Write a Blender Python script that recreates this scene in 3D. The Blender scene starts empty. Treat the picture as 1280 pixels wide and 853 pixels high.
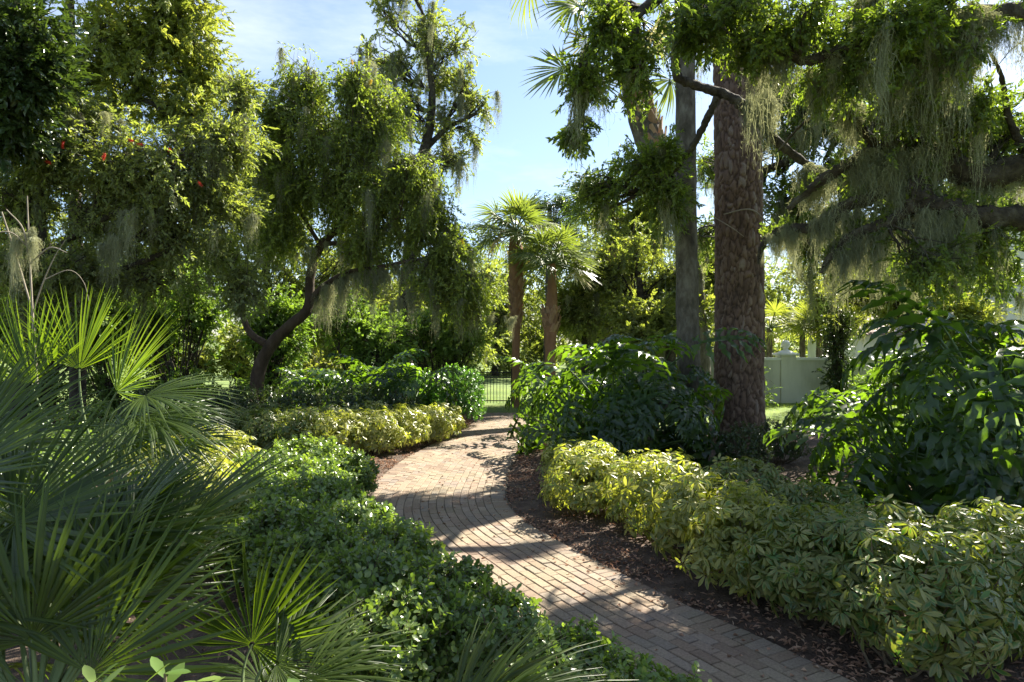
import bpy, math, random
import numpy as np
from mathutils import Vector, noise

# ------------------------------------------------------------------ camera, sky, sun, exposure
SC = bpy.context.scene
COL = SC.collection
CAM_H = 2.1
F = 853.0                      # focal length in pixels of the 1280 px wide photograph
cam = bpy.data.cameras.new('camera'); cam.sensor_width = 36.0; cam.lens = 36.0 * F / 1280.0
cam.clip_start = 0.05; cam.clip_end = 3000
cam_o = bpy.data.objects.new('camera', cam); COL.objects.link(cam_o)
cam_o.location = (0, 0, CAM_H); cam_o.rotation_euler = (math.radians(90), 0, 0)
SC.camera = cam_o

SUN_EL = 45.0
SUN_AZ = 42.5                  # degrees to the right of the view direction (+Y)
W = bpy.data.worlds.new('World'); SC.world = W; W.use_nodes = True
nt = W.node_tree; nt.nodes.clear()
sky = nt.nodes.new('ShaderNodeTexSky'); sky.sky_type = 'NISHITA'; sky.sun_disc = False
sky.sun_elevation = math.radians(SUN_EL); sky.sun_rotation = math.radians(SUN_AZ)
sky.air_density = 1.0; sky.dust_density = 0.6; sky.ozone_density = 3.5
tc = nt.nodes.new('ShaderNodeTexCoord')
mp = nt.nodes.new('ShaderNodeMapping'); mp.inputs['Scale'].default_value = (1.2, 1.2, 4.5)
mp.inputs['Rotation'].default_value = (0.15, 0.25, 0.4)
nz = nt.nodes.new('ShaderNodeTexNoise'); nz.inputs['Scale'].default_value = 2.2; nz.inputs['Detail'].default_value = 7
nz.inputs['Roughness'].default_value = 0.6
rp = nt.nodes.new('ShaderNodeValToRGB'); rp.color_ramp.elements[0].position = 0.47; rp.color_ramp.elements[1].position = 0.78
rp.color_ramp.elements[0].color = (.08, .08, .08, 1); rp.color_ramp.elements[1].color = (0.6, 0.6, 0.6, 1)
mx = nt.nodes.new('ShaderNodeMix'); mx.data_type = 'RGBA'
mx.inputs['B'].default_value = (6.6, 6.9, 7.2, 1)
bg = nt.nodes.new('ShaderNodeBackground'); bg.inputs['Strength'].default_value = 0.053
wo = nt.nodes.new('ShaderNodeOutputWorld')
nt.links.new(tc.outputs['Generated'], mp.inputs['Vector']); nt.links.new(mp.outputs[0], nz.inputs['Vector'])
nt.links.new(nz.outputs[0], rp.inputs[0]); nt.links.new(rp.outputs[0], mx.inputs['Factor'])
nt.links.new(sky.outputs[0], mx.inputs['A']); nt.links.new(mx.outputs['Result'], bg.inputs['Color'])
nt.links.new(bg.outputs[0], wo.inputs['Surface'])

sd = bpy.data.lights.new('sun', 'SUN'); sd.energy = 4.7; sd.angle = math.radians(0.5); sd.color = (1.0, 0.93, 0.80)
so = bpy.data.objects.new('sun', sd); COL.objects.link(so)
az, el = math.radians(SUN_AZ), math.radians(SUN_EL)
to_sun = Vector((math.sin(az) * math.cos(el), math.cos(az) * math.cos(el), math.sin(el)))
so.rotation_euler = to_sun.to_track_quat('Z', 'Y').to_euler(); so.location = to_sun * 60

SC.view_settings.view_transform = 'Standard'; SC.view_settings.look = 'None'
SC.view_settings.exposure = 2.05; SC.view_settings.gamma = 1.0; SC.view_settings.use_curve_mapping = False
SC.render.engine = 'CYCLES'
cy = SC.cycles
cy.max_bounces = 14; cy.diffuse_bounces = 12; cy.glossy_bounces = 3; cy.transmission_bounces = 12
cy.sample_clamp_indirect = 12.0
cy.use_denoising = True; cy.denoiser = 'OPENIMAGEDENOISE'
cy.caustics_reflective = False; cy.caustics_refractive = False

R = np.random.default_rng(11)
random.seed(5)

def at(px, py, Y):
    return np.array([(px - 640.0) / F * Y, Y, CAM_H - (py - 426.5) / F * Y])

# ------------------------------------------------------------------ object helpers
def tag(o, label=None, cat=None, group=None, kind=None):
    if label: o['label'] = label
    if cat: o['category'] = cat
    if group: o['group'] = group
    if kind: o['kind'] = kind
    return o

def empty(name, loc, label, cat, group=None, rz=0.0):
    o = bpy.data.objects.new(name, None); COL.objects.link(o)
    o.empty_display_size = 0.2; o.location = loc; o.rotation_euler = (0, 0, rz)
    return tag(o, label, cat, group)

def link(name, me, parent=None, loc=(0, 0, 0), rz=0.0):
    o = bpy.data.objects.new(name, me); COL.objects.link(o)
    o.location = loc; o.rotation_euler = (0, 0, rz)
    if parent is not None: o.parent = parent
    return o

class Geo:
    """collects vertices, quads, triangles with a random value and an edge value per vertex"""
    def __init__(s): s.V=[]; s.r=[]; s.e=[]; s.Q=[]; s.T=[]; s.mq=[]; s.mt=[]; s.n=0
    def add(s, V, Q=None, T=None, r=None, e=None, mq=0, mt=0):
        V = np.asarray(V, float).reshape(-1, 3); n = len(V)
        s.V.append(V)
        s.r.append(np.broadcast_to(np.asarray(0.5 if r is None else r, float), (n,)))
        s.e.append(np.broadcast_to(np.asarray(0.0 if e is None else e, float), (n,)))
        if Q is not None and len(Q):
            Q = np.asarray(Q, np.int64).reshape(-1, 4); s.Q.append(Q + s.n)
            s.mq.append(np.broadcast_to(np.asarray(mq), (len(Q),)))
        if T is not None and len(T):
            T = np.asarray(T, np.int64).reshape(-1, 3); s.T.append(T + s.n)
            s.mt.append(np.broadcast_to(np.asarray(mt), (len(T),)))
        s.n += n
    def arrays(s):
        V = np.concatenate(s.V) if s.V else np.zeros((0, 3))
        c = lambda L, w: np.concatenate(L) if L else np.zeros((0, w), np.int64)
        f = lambda L: np.concatenate(L) if L else np.zeros(0)
        return V, f(s.r), f(s.e), c(s.Q, 4), c(s.T, 3), f(s.mq).astype(int), f(s.mt).astype(int)
    def mesh(s, name, mats, smooth=True, origin=(0, 0, 0)):
        V, r, e, Q, T, mq, mt = s.arrays()
        V = V - np.asarray(origin, float)
        me = bpy.data.meshes.new(name)
        me.vertices.add(len(V)); me.vertices.foreach_set('co', V.astype(np.float32).ravel())
        nl = Q.size + T.size
        me.loops.add(nl)
        me.loops.foreach_set('vertex_index', np.concatenate([Q.ravel(), T.ravel()]).astype(np.int32))
        me.polygons.add(len(Q) + len(T))
        st = np.concatenate([np.arange(len(Q)) * 4, Q.size + np.arange(len(T)) * 3]).astype(np.int32)
        me.polygons.foreach_set('loop_start', st)
        me.polygons.foreach_set('material_index', np.concatenate([mq, mt]).astype(np.int32))
        me.polygons.foreach_set('use_smooth', np.full(len(st), smooth))
        a = me.attributes.new('rnd', 'FLOAT', 'POINT'); a.data.foreach_set('value', r.astype(np.float32))
        a = me.attributes.new('edge', 'FLOAT', 'POINT'); a.data.foreach_set('value', e.astype(np.float32))
        for m in (mats if isinstance(mats, (list, tuple)) else [mats]): me.materials.append(m)
        me.update(calc_edges=True); me.validate()
        return me

def norm(v):
    v = np.asarray(v, float)
    return v / np.maximum(np.linalg.norm(v, axis=-1, keepdims=True), 1e-9)

def frames(d, up):
    """rotation matrices whose x axis is d and whose z axis leans to up"""
    x = norm(d); up = np.broadcast_to(np.asarray(up, float), x.shape)
    y = np.cross(up, x); bad = np.linalg.norm(y, axis=-1) < 1e-4
    y[bad] = np.cross(np.array([1.0, 0.3, 0.1]), x[bad]); y = norm(y)
    z = np.cross(x, y)
    return np.stack([x, y, z], axis=-1)

def scatter(g, tm, pos, rot, scale, rnd=None, rmix=0.55):
    V, r, e, Q, T, mq, mt = tm
    pos = np.asarray(pos, float); n = len(pos); k = len(V)
    if n == 0: return
    scale = np.broadcast_to(np.asarray(scale, float), (n,))
    if rnd is None: rnd = R.random(n)
    W_ = np.einsum('nij,kj->nki', rot, V) * scale[:, None, None] + pos[:, None, :]
    off = (np.arange(n) * k)[:, None, None]
    rr = np.clip(rnd[:, None] * rmix + r[None, :] * (1 - rmix), 0, 1).ravel()
    g.add(W_.reshape(-1, 3), (Q[None] + off).reshape(-1, 4) if len(Q) else None,
          (T[None] + off).reshape(-1, 3) if len(T) else None, rr, np.tile(e, n), np.tile(mq, n), np.tile(mt, n))

def tubes(g, P, rad, sides=5, mat=0, r=None):
    """n thin tubes at once: P (n,k,3), rad (n,k)"""
    P = np.asarray(P, float); n, k, _ = P.shape
    rad = np.broadcast_to(np.asarray(rad, float), (n, k))
    d = norm(P[:, -1] - P[:, 0]); fr = frames(d, (0.31, 0.17, 0.93))
    a = np.arange(sides) * 2 * math.pi / sides
    ring = np.cos(a)[None, :, None] * fr[:, None, :, 1] + np.sin(a)[None, :, None] * fr[:, None, :, 2]
    V = P[:, :, None, :] + ring[:, None] * rad[:, :, None, None]
    i = np.arange(k - 1)[:, None] * sides; j = np.arange(sides)[None]; j2 = (j + 1) % sides
    q = np.stack([i + j, i + j2, i + sides + j2, i + sides + j], -1).reshape(-1, 4)
    Q = (q[None] + (np.arange(n) * k * sides)[:, None, None]).reshape(-1, 4)
    rr = np.repeat(R.random(n) if r is None else r, k * sides)
    g.add(V.reshape(-1, 3), Q, None, rr, 0.0, mat)

def smooth_path(pts, n):
    """Catmull-Rom through pts (m, d), n samples"""
    p = np.asarray(pts, float); p = np.vstack([2 * p[0] - p[1], p, 2 * p[-1] - p[-2]])
    m = len(p) - 3; t = np.linspace(0, m - 1e-6, n); i = t.astype(int); f = (t - i)[:, None]
    a, b, c, d = p[i], p[i + 1], p[i + 2], p[i + 3]
    return 0.5 * (2 * b + (c - a) * f + (2 * a - 5 * b + 4 * c - d) * f ** 2 + (3 * b - a - 3 * c + d) * f ** 3)

def limb(g, pts, n=40, sides=12, rough=0.12, seed=0, mat=0, freq=1.6):
    """one gnarled limb or trunk: pts rows are x, y, z, radius"""
    S = smooth_path(pts, n); C, rad = S[:, :3], np.maximum(S[:, 3], 0.002)
    tan = norm(np.gradient(C, axis=0)); u = frames(tan[:1], (0.2, 0.9, 0.3))[0][:, 1]
    V = np.zeros((n, sides, 3)); a = np.arange(sides) * 2 * math.pi / sides
    for k in range(n):
        u = norm(u - tan[k] * np.dot(u, tan[k])); w = np.cross(tan[k], u)
        for j in range(sides):
            dr = np.cos(a[j]) * u + np.sin(a[j]) * w
            q = C[k] + dr * rad[k]
            f = 1 + rough * noise.noise(Vector(q * (freq / max(rad[k], 0.05)) * 0.5 + seed)) + 0.5 * rough * noise.noise(Vector(q * (3 * freq / max(rad[k], 0.05)) * 0.5 + seed))
            V[k, j] = C[k] + dr * rad[k] * f
    i = np.arange(n - 1)[:, None] * sides; j = np.arange(sides)[None]; j2 = (j + 1) % sides
    Q = np.stack([i + j, i + j2, i + sides + j2, i + sides + j], -1).reshape(-1, 4)
    rr = np.clip(0.5 + 0.5 * np.array([noise.noise(Vector(v * 3 + seed)) for v in V.reshape(-1, 3)]), 0, 1)
    g.add(V.reshape(-1, 3), Q, None, rr, 0.0, mat)
    return C, rad

# ------------------------------------------------------------------ materials
def ramp_node(nt, fac, cols):
    r = nt.nodes.new('ShaderNodeValToRGB'); el = r.color_ramp.elements
    while len(el) < len(cols): el.new(0.5)
    for i, c in enumerate(cols):
        el[i].position = i / max(1, len(cols) - 1); el[i].color = (*c, 1)
    nt.links.new(fac, r.inputs[0]); return r.outputs[0]

def attr(nt, name):
    a = nt.nodes.new('ShaderNodeAttribute'); a.attribute_name = name; return a.outputs['Fac']

LEAF_GAIN = 2.6
def leaf_mat(name, cols, transl=0.42, rough=0.42, spec=0.4, edge=None, edge_lo=0.45, edge_hi=0.6, tcol=(1.8, 1.9, 0.5), blotch=0.0):
    m = bpy.data.materials.new(name); m.use_nodes = True; nt = m.node_tree; nt.nodes.clear()
    c = ramp_node(nt, attr(nt, 'rnd'), [tuple(min(.6, v * LEAF_GAIN) for v in q) for q in cols])
    if edge:                                    # variegation of the leaf itself
        er = nt.nodes.new('ShaderNodeMapRange'); er.inputs['From Min'].default_value = edge_lo; er.inputs['From Max'].default_value = edge_hi
        n1 = nt.nodes.new('ShaderNodeTexNoise'); n1.inputs['Scale'].default_value = 16; n1.inputs['Detail'].default_value = 2
        ad = nt.nodes.new('ShaderNodeMath'); ad.operation = 'MULTIPLY_ADD'; ad.inputs[1].default_value = blotch
        nt.links.new(n1.outputs[0], ad.inputs[0]); nt.links.new(attr(nt, 'edge'), ad.inputs[2])
        nt.links.new(ad.outputs[0], er.inputs['Value'])
        mc = nt.nodes.new('ShaderNodeMix'); mc.data_type = 'RGBA'
        nt.links.new(er.outputs[0], mc.inputs['Factor']); nt.links.new(c, mc.inputs['A'])
        ec = ramp_node(nt, attr(nt, 'rnd'), edge)
        nt.links.new(ec, mc.inputs['B']); c = mc.outputs['Result']
    b = nt.nodes.new('ShaderNodeBsdfPrincipled'); b.inputs['Roughness'].default_value = rough
    b.inputs['Specular IOR Level'].default_value = spec
    nt.links.new(c, b.inputs['Base Color'])
    ml = nt.nodes.new('ShaderNodeMix'); ml.data_type = 'RGBA'; ml.blend_type = 'MULTIPLY'; ml.inputs['Factor'].default_value = 1
    ml.inputs['B'].default_value = (*tcol, 1); nt.links.new(c, ml.inputs['A'])
    t = nt.nodes.new('ShaderNodeBsdfTranslucent'); nt.links.new(ml.outputs['Result'], t.inputs['Color'])
    s = nt.nodes.new('ShaderNodeMixShader'); s.inputs[0].default_value = transl
    o = nt.nodes.new('ShaderNodeOutputMaterial')
    nt.links.new(b.outputs[0], s.inputs[1]); nt.links.new(t.outputs[0], s.inputs[2]); nt.links.new(s.outputs[0], o.inputs[0])
    return m

def surf(name, cols, scale=4.0, rough=0.8, stretch=(1, 1, 1), bump=0.3, bump_scale=None, kind='noise', spec=0.3, use_rnd=0.0, dist=0.02, coord='Object', detail=8):
    m = bpy.data.materials.new(name); m.use_nodes = True; nt = m.node_tree; b = nt.nodes['Principled BSDF']
    tc = nt.nodes.new('ShaderNodeTexCoord'); mp = nt.nodes.new('ShaderNodeMapping'); mp.inputs['Scale'].default_value = stretch
    nt.links.new(tc.outputs[coord], mp.inputs[0])
    n = nt.nodes.new('ShaderNodeTexNoise'); n.inputs['Scale'].default_value = scale; n.inputs['Detail'].default_value = detail; n.inputs['Roughness'].default_value = 0.65
    nt.links.new(mp.outputs[0], n.inputs['Vector'])
    mr = nt.nodes.new('ShaderNodeMapRange'); mr.inputs['From Min'].default_value = 0.3; mr.inputs['From Max'].default_value = 0.7
    nt.links.new(n.outputs[0], mr.inputs['Value']); f = mr.outputs[0]
    if use_rnd:
        a = nt.nodes.new('ShaderNodeMix'); a.inputs['Factor'].default_value = use_rnd
        nt.links.new(f, a.inputs['A']); nt.links.new(attr(nt, 'rnd'), a.inputs['B']); f = a.outputs['Result']
    c = ramp_node(nt, f, cols); nt.links.new(c, b.inputs['Base Color'])
    b.inputs['Roughness'].default_value = rough; b.inputs['Specular IOR Level'].default_value = spec
    if bump:
        bs = bump_scale or scale * 3
        if kind == 'voronoi':
            h = nt.nodes.new('ShaderNodeTexVoronoi'); h.feature = 'DISTANCE_TO_EDGE'; h.inputs['Scale'].default_value = bs
            ho = h.outputs['Distance']
        else:
            h = nt.nodes.new('ShaderNodeTexNoise'); h.inputs['Scale'].default_value = bs; h.inputs['Detail'].default_value = 6; ho = h.outputs[0]
        nt.links.new(mp.outputs[0], h.inputs['Vector'])
        bp = nt.nodes.new('ShaderNodeBump'); bp.inputs['Strength'].default_value = bump; bp.inputs['Distance'].default_value = dist
        nt.links.new(ho, bp.inputs['Height']); nt.links.new(bp.outputs[0], b.inputs['Normal'])
    return m

M = {}
M['oak_leaf'] = leaf_mat('oak leaf', [(.018, .028, .010), (.034, .050, .014), (.058, .078, .018), (.10, .115, .025)], 0.45, .38, .45)
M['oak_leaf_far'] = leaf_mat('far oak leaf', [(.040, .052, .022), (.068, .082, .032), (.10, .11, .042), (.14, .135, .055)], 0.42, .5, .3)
M['bright_leaf'] = leaf_mat('bright leaf', [(.046, .062, .018), (.076, .094, .024), (.108, .124, .032), (.15, .15, .042)], 0.46, .45, .35, tcol=(1.45, 1.4, .55))
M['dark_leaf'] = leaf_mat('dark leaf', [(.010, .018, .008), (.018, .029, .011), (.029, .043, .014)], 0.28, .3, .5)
M['brush_leaf'] = leaf_mat('bottlebrush leaf', [(.028, .040, .016), (.050, .066, .020), (.080, .098, .025), (.12, .13, .035)], 0.5, .5, .3)
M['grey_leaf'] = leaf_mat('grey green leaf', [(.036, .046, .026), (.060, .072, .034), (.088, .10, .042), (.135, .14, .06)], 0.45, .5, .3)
M['ficus'] = leaf_mat('glossy shrub leaf', [(.022, .038, .014), (.038, .060, .020), (.060, .084, .027), (.095, .12, .036)], 0.43, .25, .6)
M['young'] = leaf_mat('young shrub leaf', [(.034, .060, .014), (.055, .084, .02), (.08, .11, .028)], 0.40, .28, .5)
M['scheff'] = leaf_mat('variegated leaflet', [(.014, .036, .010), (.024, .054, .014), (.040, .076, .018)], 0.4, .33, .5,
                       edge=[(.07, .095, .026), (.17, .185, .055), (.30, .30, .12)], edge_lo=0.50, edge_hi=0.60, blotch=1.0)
M['scheff_lit'] = leaf_mat('pale sunlit variegated leaflet', [(.024, .046, .012), (.038, .066, .016), (.058, .09, .02)], 0.42, .35, .5,  # paler, yellower copy of the variegated leaflet, sunlight painted into its colour
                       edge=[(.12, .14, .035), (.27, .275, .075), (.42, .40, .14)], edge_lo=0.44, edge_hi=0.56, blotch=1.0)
M['philo'] = leaf_mat('philodendron leaf', [(.006, .013, .006), (.011, .022, .008), (.019, .034, .011)], 0.36, .27, .5, tcol=(8, 7.2, .8))
M['philo_stalk'] = surf('philodendron stalk', [(.05, .09, .03), (.09, .14, .045)], 12, .45, bump=.1)
M['fan'] = leaf_mat('fan palm blade', [(.008, .014, .0035), (.013, .021, .0045), (.021, .031, .007)], 0.36, .36, .32, tcol=(8.0, 8.0, .7))
M['fan_stalk'] = surf('fan palm stalk', [(.09, .13, .05), (.15, .19, .08)], 9, .5, bump=.1)
M['sabal'] = leaf_mat('cabbage palm blade', [(.035, .046, .020), (.052, .066, .026), (.085, .095, .036)], 0.38, .4, .4)
M['dead'] = leaf_mat('dry frond', [(.22, .16, .09), (.30, .23, .13)], 0.25, .7, .2, tcol=(1, .9, .6))
M['moss'] = leaf_mat('spanish moss', [(.070, .078, .054), (.108, .117, .080), (.155, .162, .112)], 0.42, .9, .05, tcol=(1.2, 1.13, .78))
M['wood'] = surf('oak bark', [(.022, .018, .014), (.060, .050, .038), (.12, .11, .085)], 6, .95, (1, 1, 1), bump=1.0, bump_scale=24, dist=.05)
M['twig'] = surf('twig bark', [(.06, .045, .032), (.13, .10, .075)], 8, .9, bump=0)
M['paletwig'] = surf('bare twig', [(.20, .17, .13), (.34, .30, .24)], 8, .9, bump=0)
M['brush_bark'] = surf('bottlebrush bark', [(.028, .020, .015), (.065, .045, .033), (.11, .085, .065)], 5, .9, (1, 1, .4), bump=.9, bump_scale=16, dist=.04)
M['pine_bark'] = surf('pine bark', [(.022, .018, .016), (.090, .060, .048), (.16, .105, .080), (.20, .14, .108), (.27, .23, .20)], 9, .95, (1, 1, .45), bump=.8, bump_scale=40, use_rnd=.8, dist=.02)
M['palm_bark'] = surf('grey palm bark', [(.035, .030, .024), (.10, .087, .068), (.19, .175, .145)], 7, .95, (1, 1, .45), bump=1.2, bump_scale=16, dist=.02)
M['red_bark'] = surf('reddish palm bark', [(.17, .095, .055), (.28, .16, .09), (.38, .24, .14)], 6, .9, (1, 1, .35), bump=.5, bump_scale=18, use_rnd=.35)
M['boot'] = surf('palm boot', [(.16, .10, .06), (.32, .20, .12), (.46, .34, .22)], 6, .85, bump=.2, use_rnd=.6)
M['stem'] = surf('shrub stem', [(.10, .075, .05), (.20, .16, .11)], 14, .85, bump=.1)
M['flower'] = leaf_mat('red bottlebrush flower', [(.50, .02, .02), (.70, .05, .03)], .3, .6, .2, tcol=(1.2, .6, .5))
M['orange'] = leaf_mat('orange trumpet flower', [(.70, .18, .03), (.80, .28, .05)], .35, .6, .2, tcol=(1.2, .8, .5))
M['grass'] = leaf_mat('grass blade', [(.065, .095, .025), (.10, .135, .032), (.15, .18, .045)], .4, .5, .3)
M['needle'] = leaf_mat('pine needle', [(.04, .07, .03), (.07, .105, .04)], .3, .5, .3)
M['litter'] = leaf_mat('dry leaf litter', [(.045, .028, .018), (.09, .054, .036), (.16, .10, .068), (.30, .21, .15)], .15, .8, .15, tcol=(1, .8, .6))
M['lawn'] = surf('lawn soil', [(.07, .11, .03), (.12, .17, .045), (.17, .21, .06)], .7, .95, bump=.5, bump_scale=40, dist=.03)
M['mulch'] = surf('mulch', [(.040, .028, .020), (.085, .058, .042), (.15, .108, .08)], 7, .95, bump=.9, bump_scale=55, dist=.03)
M['sand'] = surf('joint sand', [(.08, .07, .05), (.15, .13, .095)], 16, .95, bump=.2)
M['iron'] = surf('black painted iron', [(.012, .012, .013), (.022, .022, .024)], 9, .4, bump=0)
M['stucco'] = surf('cream stucco', [(.42, .42, .35), (.58, .575, .49), (.66, .655, .57)], 1.6, .9, (1, 1, .22), bump=.25, bump_scale=60, dist=.01)
M['white'] = surf('white painted cast stone', [(.70, .70, .67), (.80, .80, .78)], 3, .8, bump=.05)
M['tile'] = surf('roof tile', [(.42, .33, .28), (.55, .46, .40), (.66, .58, .52)], 6, .85, bump=.15, use_rnd=.5)
M['white_tile'] = surf('pale roof tile', [(.55, .54, .53), (.68, .67, .66)], 6, .85, bump=.15, use_rnd=.5)
def glass_mat():
    m = bpy.data.materials.new('window glass'); m.use_nodes = True; b = m.node_tree.nodes['Principled BSDF']
    b.inputs['Base Color'].default_value = (.10, .17, .20, 1); b.inputs['Roughness'].default_value = .06; b.inputs['Specular IOR Level'].default_value = .9
    return m
M['glass'] = glass_mat()
def brick_mat():
    m = bpy.data.materials.new('clay paver'); m.use_nodes = True; nt = m.node_tree; b = nt.nodes['Principled BSDF']
    c = ramp_node(nt, attr(nt, 'rnd'), [(.17, .12, .088), (.225, .162, .117), (.255, .19, .138), (.20, .148, .112), (.285, .222, .166), (.185, .152, .128), (.26, .193, .142)])
    tc = nt.nodes.new('ShaderNodeTexCoord')
    n = nt.nodes.new('ShaderNodeTexNoise'); n.inputs['Scale'].default_value = 1.3; n.inputs['Detail'].default_value = 9; n.inputs['Roughness'].default_value = .7
    nt.links.new(tc.outputs['Object'], n.inputs['Vector'])
    mr = nt.nodes.new('ShaderNodeMapRange'); mr.inputs['From Min'].default_value = .42; mr.inputs['From Max'].default_value = .66; mr.inputs['To Max'].default_value = .62
    nt.links.new(n.outputs[0], mr.inputs['Value'])
    x = nt.nodes.new('ShaderNodeMix'); x.data_type = 'RGBA'; x.inputs['B'].default_value = (.25, .215, .135, 1)     # worn, mossy dust
    nt.links.new(mr.outputs[0], x.inputs['Factor']); nt.links.new(c, x.inputs['A'])
    n2 = nt.nodes.new('ShaderNodeTexNoise'); n2.inputs['Scale'].default_value = 60; n2.inputs['Detail'].default_value = 5
    nt.links.new(tc.outputs['Object'], n2.inputs['Vector'])
    m2 = nt.nodes.new('ShaderNodeMapRange'); m2.inputs['From Min'].default_value = .3; m2.inputs['From Max'].default_value = .7; m2.inputs['To Min'].default_value = .72; m2.inputs['To Max'].default_value = 1.15
    nt.links.new(n2.outputs[0], m2.inputs['Value'])
    y = nt.nodes.new('ShaderNodeMix'); y.data_type = 'RGBA'; y.blend_type = 'MULTIPLY'; y.inputs['Factor'].default_value = 1
    nt.links.new(x.outputs['Result'], y.inputs['A']); nt.links.new(m2.outputs[0], y.inputs['B'])
    nt.links.new(y.outputs['Result'], b.inputs['Base Color']); b.inputs['Roughness'].default_value = .85; b.inputs['Specular IOR Level'].default_value = .25
    bp = nt.nodes.new('ShaderNodeBump'); bp.inputs['Strength'].default_value = .35; bp.inputs['Distance'].default_value = .006
    nt.links.new(n2.outputs[0], bp.inputs['Height']); nt.links.new(bp.outputs[0], b.inputs['Normal'])
    return m
M['brick'] = brick_mat()

# ------------------------------------------------------------------ leaf and twig templates
def leaf2(L, Wd, fold=.18, curl=.12, r=.5, at_=.45):
    V = np.array([[0, 0, 0], [L * at_, Wd / 2, L * fold * .35], [L, 0, -L * curl], [L * at_, -Wd / 2, L * fold * .35]])
    return V, np.array([[0, 3, 2], [0, 2, 1]])

def leaf6(L, Wd, fold=.15, curl=.15, wide=.6):
    """folded leaf of five stations: midrib, two margins"""
    xs = np.array([0, .22, wide, .85, 1.0]); ws = np.array([.05, .62, 1.0, .62, 0.0]) * Wd / 2
    V = []; e = []
    for x, w in zip(xs, ws):
        z = -curl * L * x * x
        V += [[x * L, 0, z - fold * w], [x * L, w, z], [x * L, -w, z]]; e += [0, 1, 1]
    Q = []
    for i in range(4):
        a, b = 3 * i, 3 * i + 3
        Q += [[a, b, b + 1, a + 1], [a + 2, b + 2, b, a]]
    return np.array(V), np.array(Q), np.array(e, float)

def twig(n, L, leafL, leafW, rng, spread=1.0, bend=.15, alt=True, six=False, stem=.0022, lmat=0, smat=1, plan=.5):
    """a short stem along +x carrying n leaves"""
    g = Geo()
    t = np.linspace(0, 1, 5); P = np.stack([t * L, 0 * t, -bend * L * t * t], -1)[None]
    tubes(g, P, np.linspace(stem, stem * .4, 5)[None], 3, smat)
    for i in range(n):
        f = .12 + .88 * (i + rng.random() * .6) / n
        p = np.array([f * L, 0, -bend * L * f * f])
        side = 1 if i % 2 else -1
        a = rng.uniform(.5, 1.25) * spread * (1 - .5 * f)
        ph = rng.uniform(-math.pi, math.pi) if rng.random() > plan else (0 if side > 0 else math.pi) + rng.uniform(-.5, .5)
        d = np.array([math.cos(a), math.sin(a) * math.cos(ph), math.sin(a) * math.sin(ph)])
        Rm = frames(d[None], (np.array([0, 0, 1]) + rng.normal(0, .45, 3))[None])[0]
        s = rng.uniform(.7, 1.15)
        if six: V, Q, e = leaf6(leafL * s, leafW * s); g.add(V @ Rm.T + p, Q, None, rng.random(), e, lmat)
        else:
            V, T = leaf2(leafL * s, leafW * s); g.add(V @ Rm.T + p, None, T, rng.random(), 0, mt=lmat)
    return g.arrays()

TW = {}
TW['oak'] = [twig(15, .26, .075, .032, R) for _ in range(6)]
TW['oak_big'] = [twig(13, .30, .095, .042, R, six=True) for _ in range(5)]
TW['far'] = [twig(14, .55, .15, .075, R) for _ in range(6)]
TW['lush'] = [twig(16, .34, .10, .045, R) for _ in range(6)]
TW['fine'] = [twig(14, .34, .076, .031, R, spread=1.15, plan=.2) for _ in range(6)]
TW['weep'] = [twig(16, .50, .080, .031, R, spread=1.15, bend=.15, plan=.2) for _ in range(6)]

def moss_tm(L, n, w, rng, spread=.05, k=11, bulge=.45):
    """one lock of moss: thin wandering strands from a small knot, bulging and tapering to a ragged point"""
    g = Geo(); t = np.linspace(0, 1, k)
    s = rng.normal(0, spread, n); dep = rng.normal(0, spread, n); rel = np.sqrt(s ** 2 + dep ** 2) / spread
    ln = L * np.clip(1.05 - .30 * rel, .12, 1) * rng.uniform(.35, 1.0, n); z0 = rng.normal(0, .02, n)
    sway = np.cumsum(rng.normal(0, .012, (2, k)), 1)
    wx = np.cumsum(rng.normal(0, .017, (n, k)), 1); wy = np.cumsum(rng.normal(0, .017, (n, k)), 1)
    env = .40 + .95 * np.sin(np.clip(t * 1.25, 0, 1) * math.pi) ** .8
    P = np.stack([s[:, None] * env + wx + sway[0], dep[:, None] * env + wy + sway[1], z0[:, None] - t[None] * ln[:, None] + rng.normal(0, .008, (n, k))], -1)
    a = rng.random(n) * math.pi; d = np.stack([np.cos(a), np.sin(a), 0 * a], -1)
    ww = w * (1 - .7 * t)
    V = np.stack([P - d[:, None] * ww[None, :, None], P + d[:, None] * ww[None, :, None]], 2).reshape(-1, 3)
    i = np.arange(k - 1) * 2
    q = np.stack([i, i + 1, i + 3, i + 2], -1); Q = (q[None] + (np.arange(n) * k * 2)[:, None, None]).reshape(-1, 4)
    m = n * 9; pi = rng.integers(0, n, m); ki = rng.integers(1, k, m); b = P[pi, ki]
    dd = norm(rng.normal(0, 1, (m, 3)) + np.array([0, 0, -.5])) * rng.uniform(.02, .055, m)[:, None]
    wd = norm(np.cross(dd, rng.normal(0, 1, (m, 3)))) * w * .8
    base_r = rng.random(n)
    g.add(V, Q, None, np.repeat(base_r, 2 * k))
    g.add(np.stack([b - wd, b + wd, b + dd], 1).reshape(-1, 3), None, np.arange(m * 3).reshape(-1, 3), np.repeat(rng.random(m), 3))
    return g.arrays()

MOSS = [moss_tm(1.0, nn, .0036, R, spread=sp) for sp, nn in ((.030, 60), (.042, 90), (.052, 110), (.034, 70), (.022, 40), (.046, 85))]

# ------------------------------------------------------------------ trees
def in_ball(n, p=.5):
    d = norm(R.normal(0, 1, (n, 3))); return d * (R.random(n) ** p)[:, None]

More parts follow.
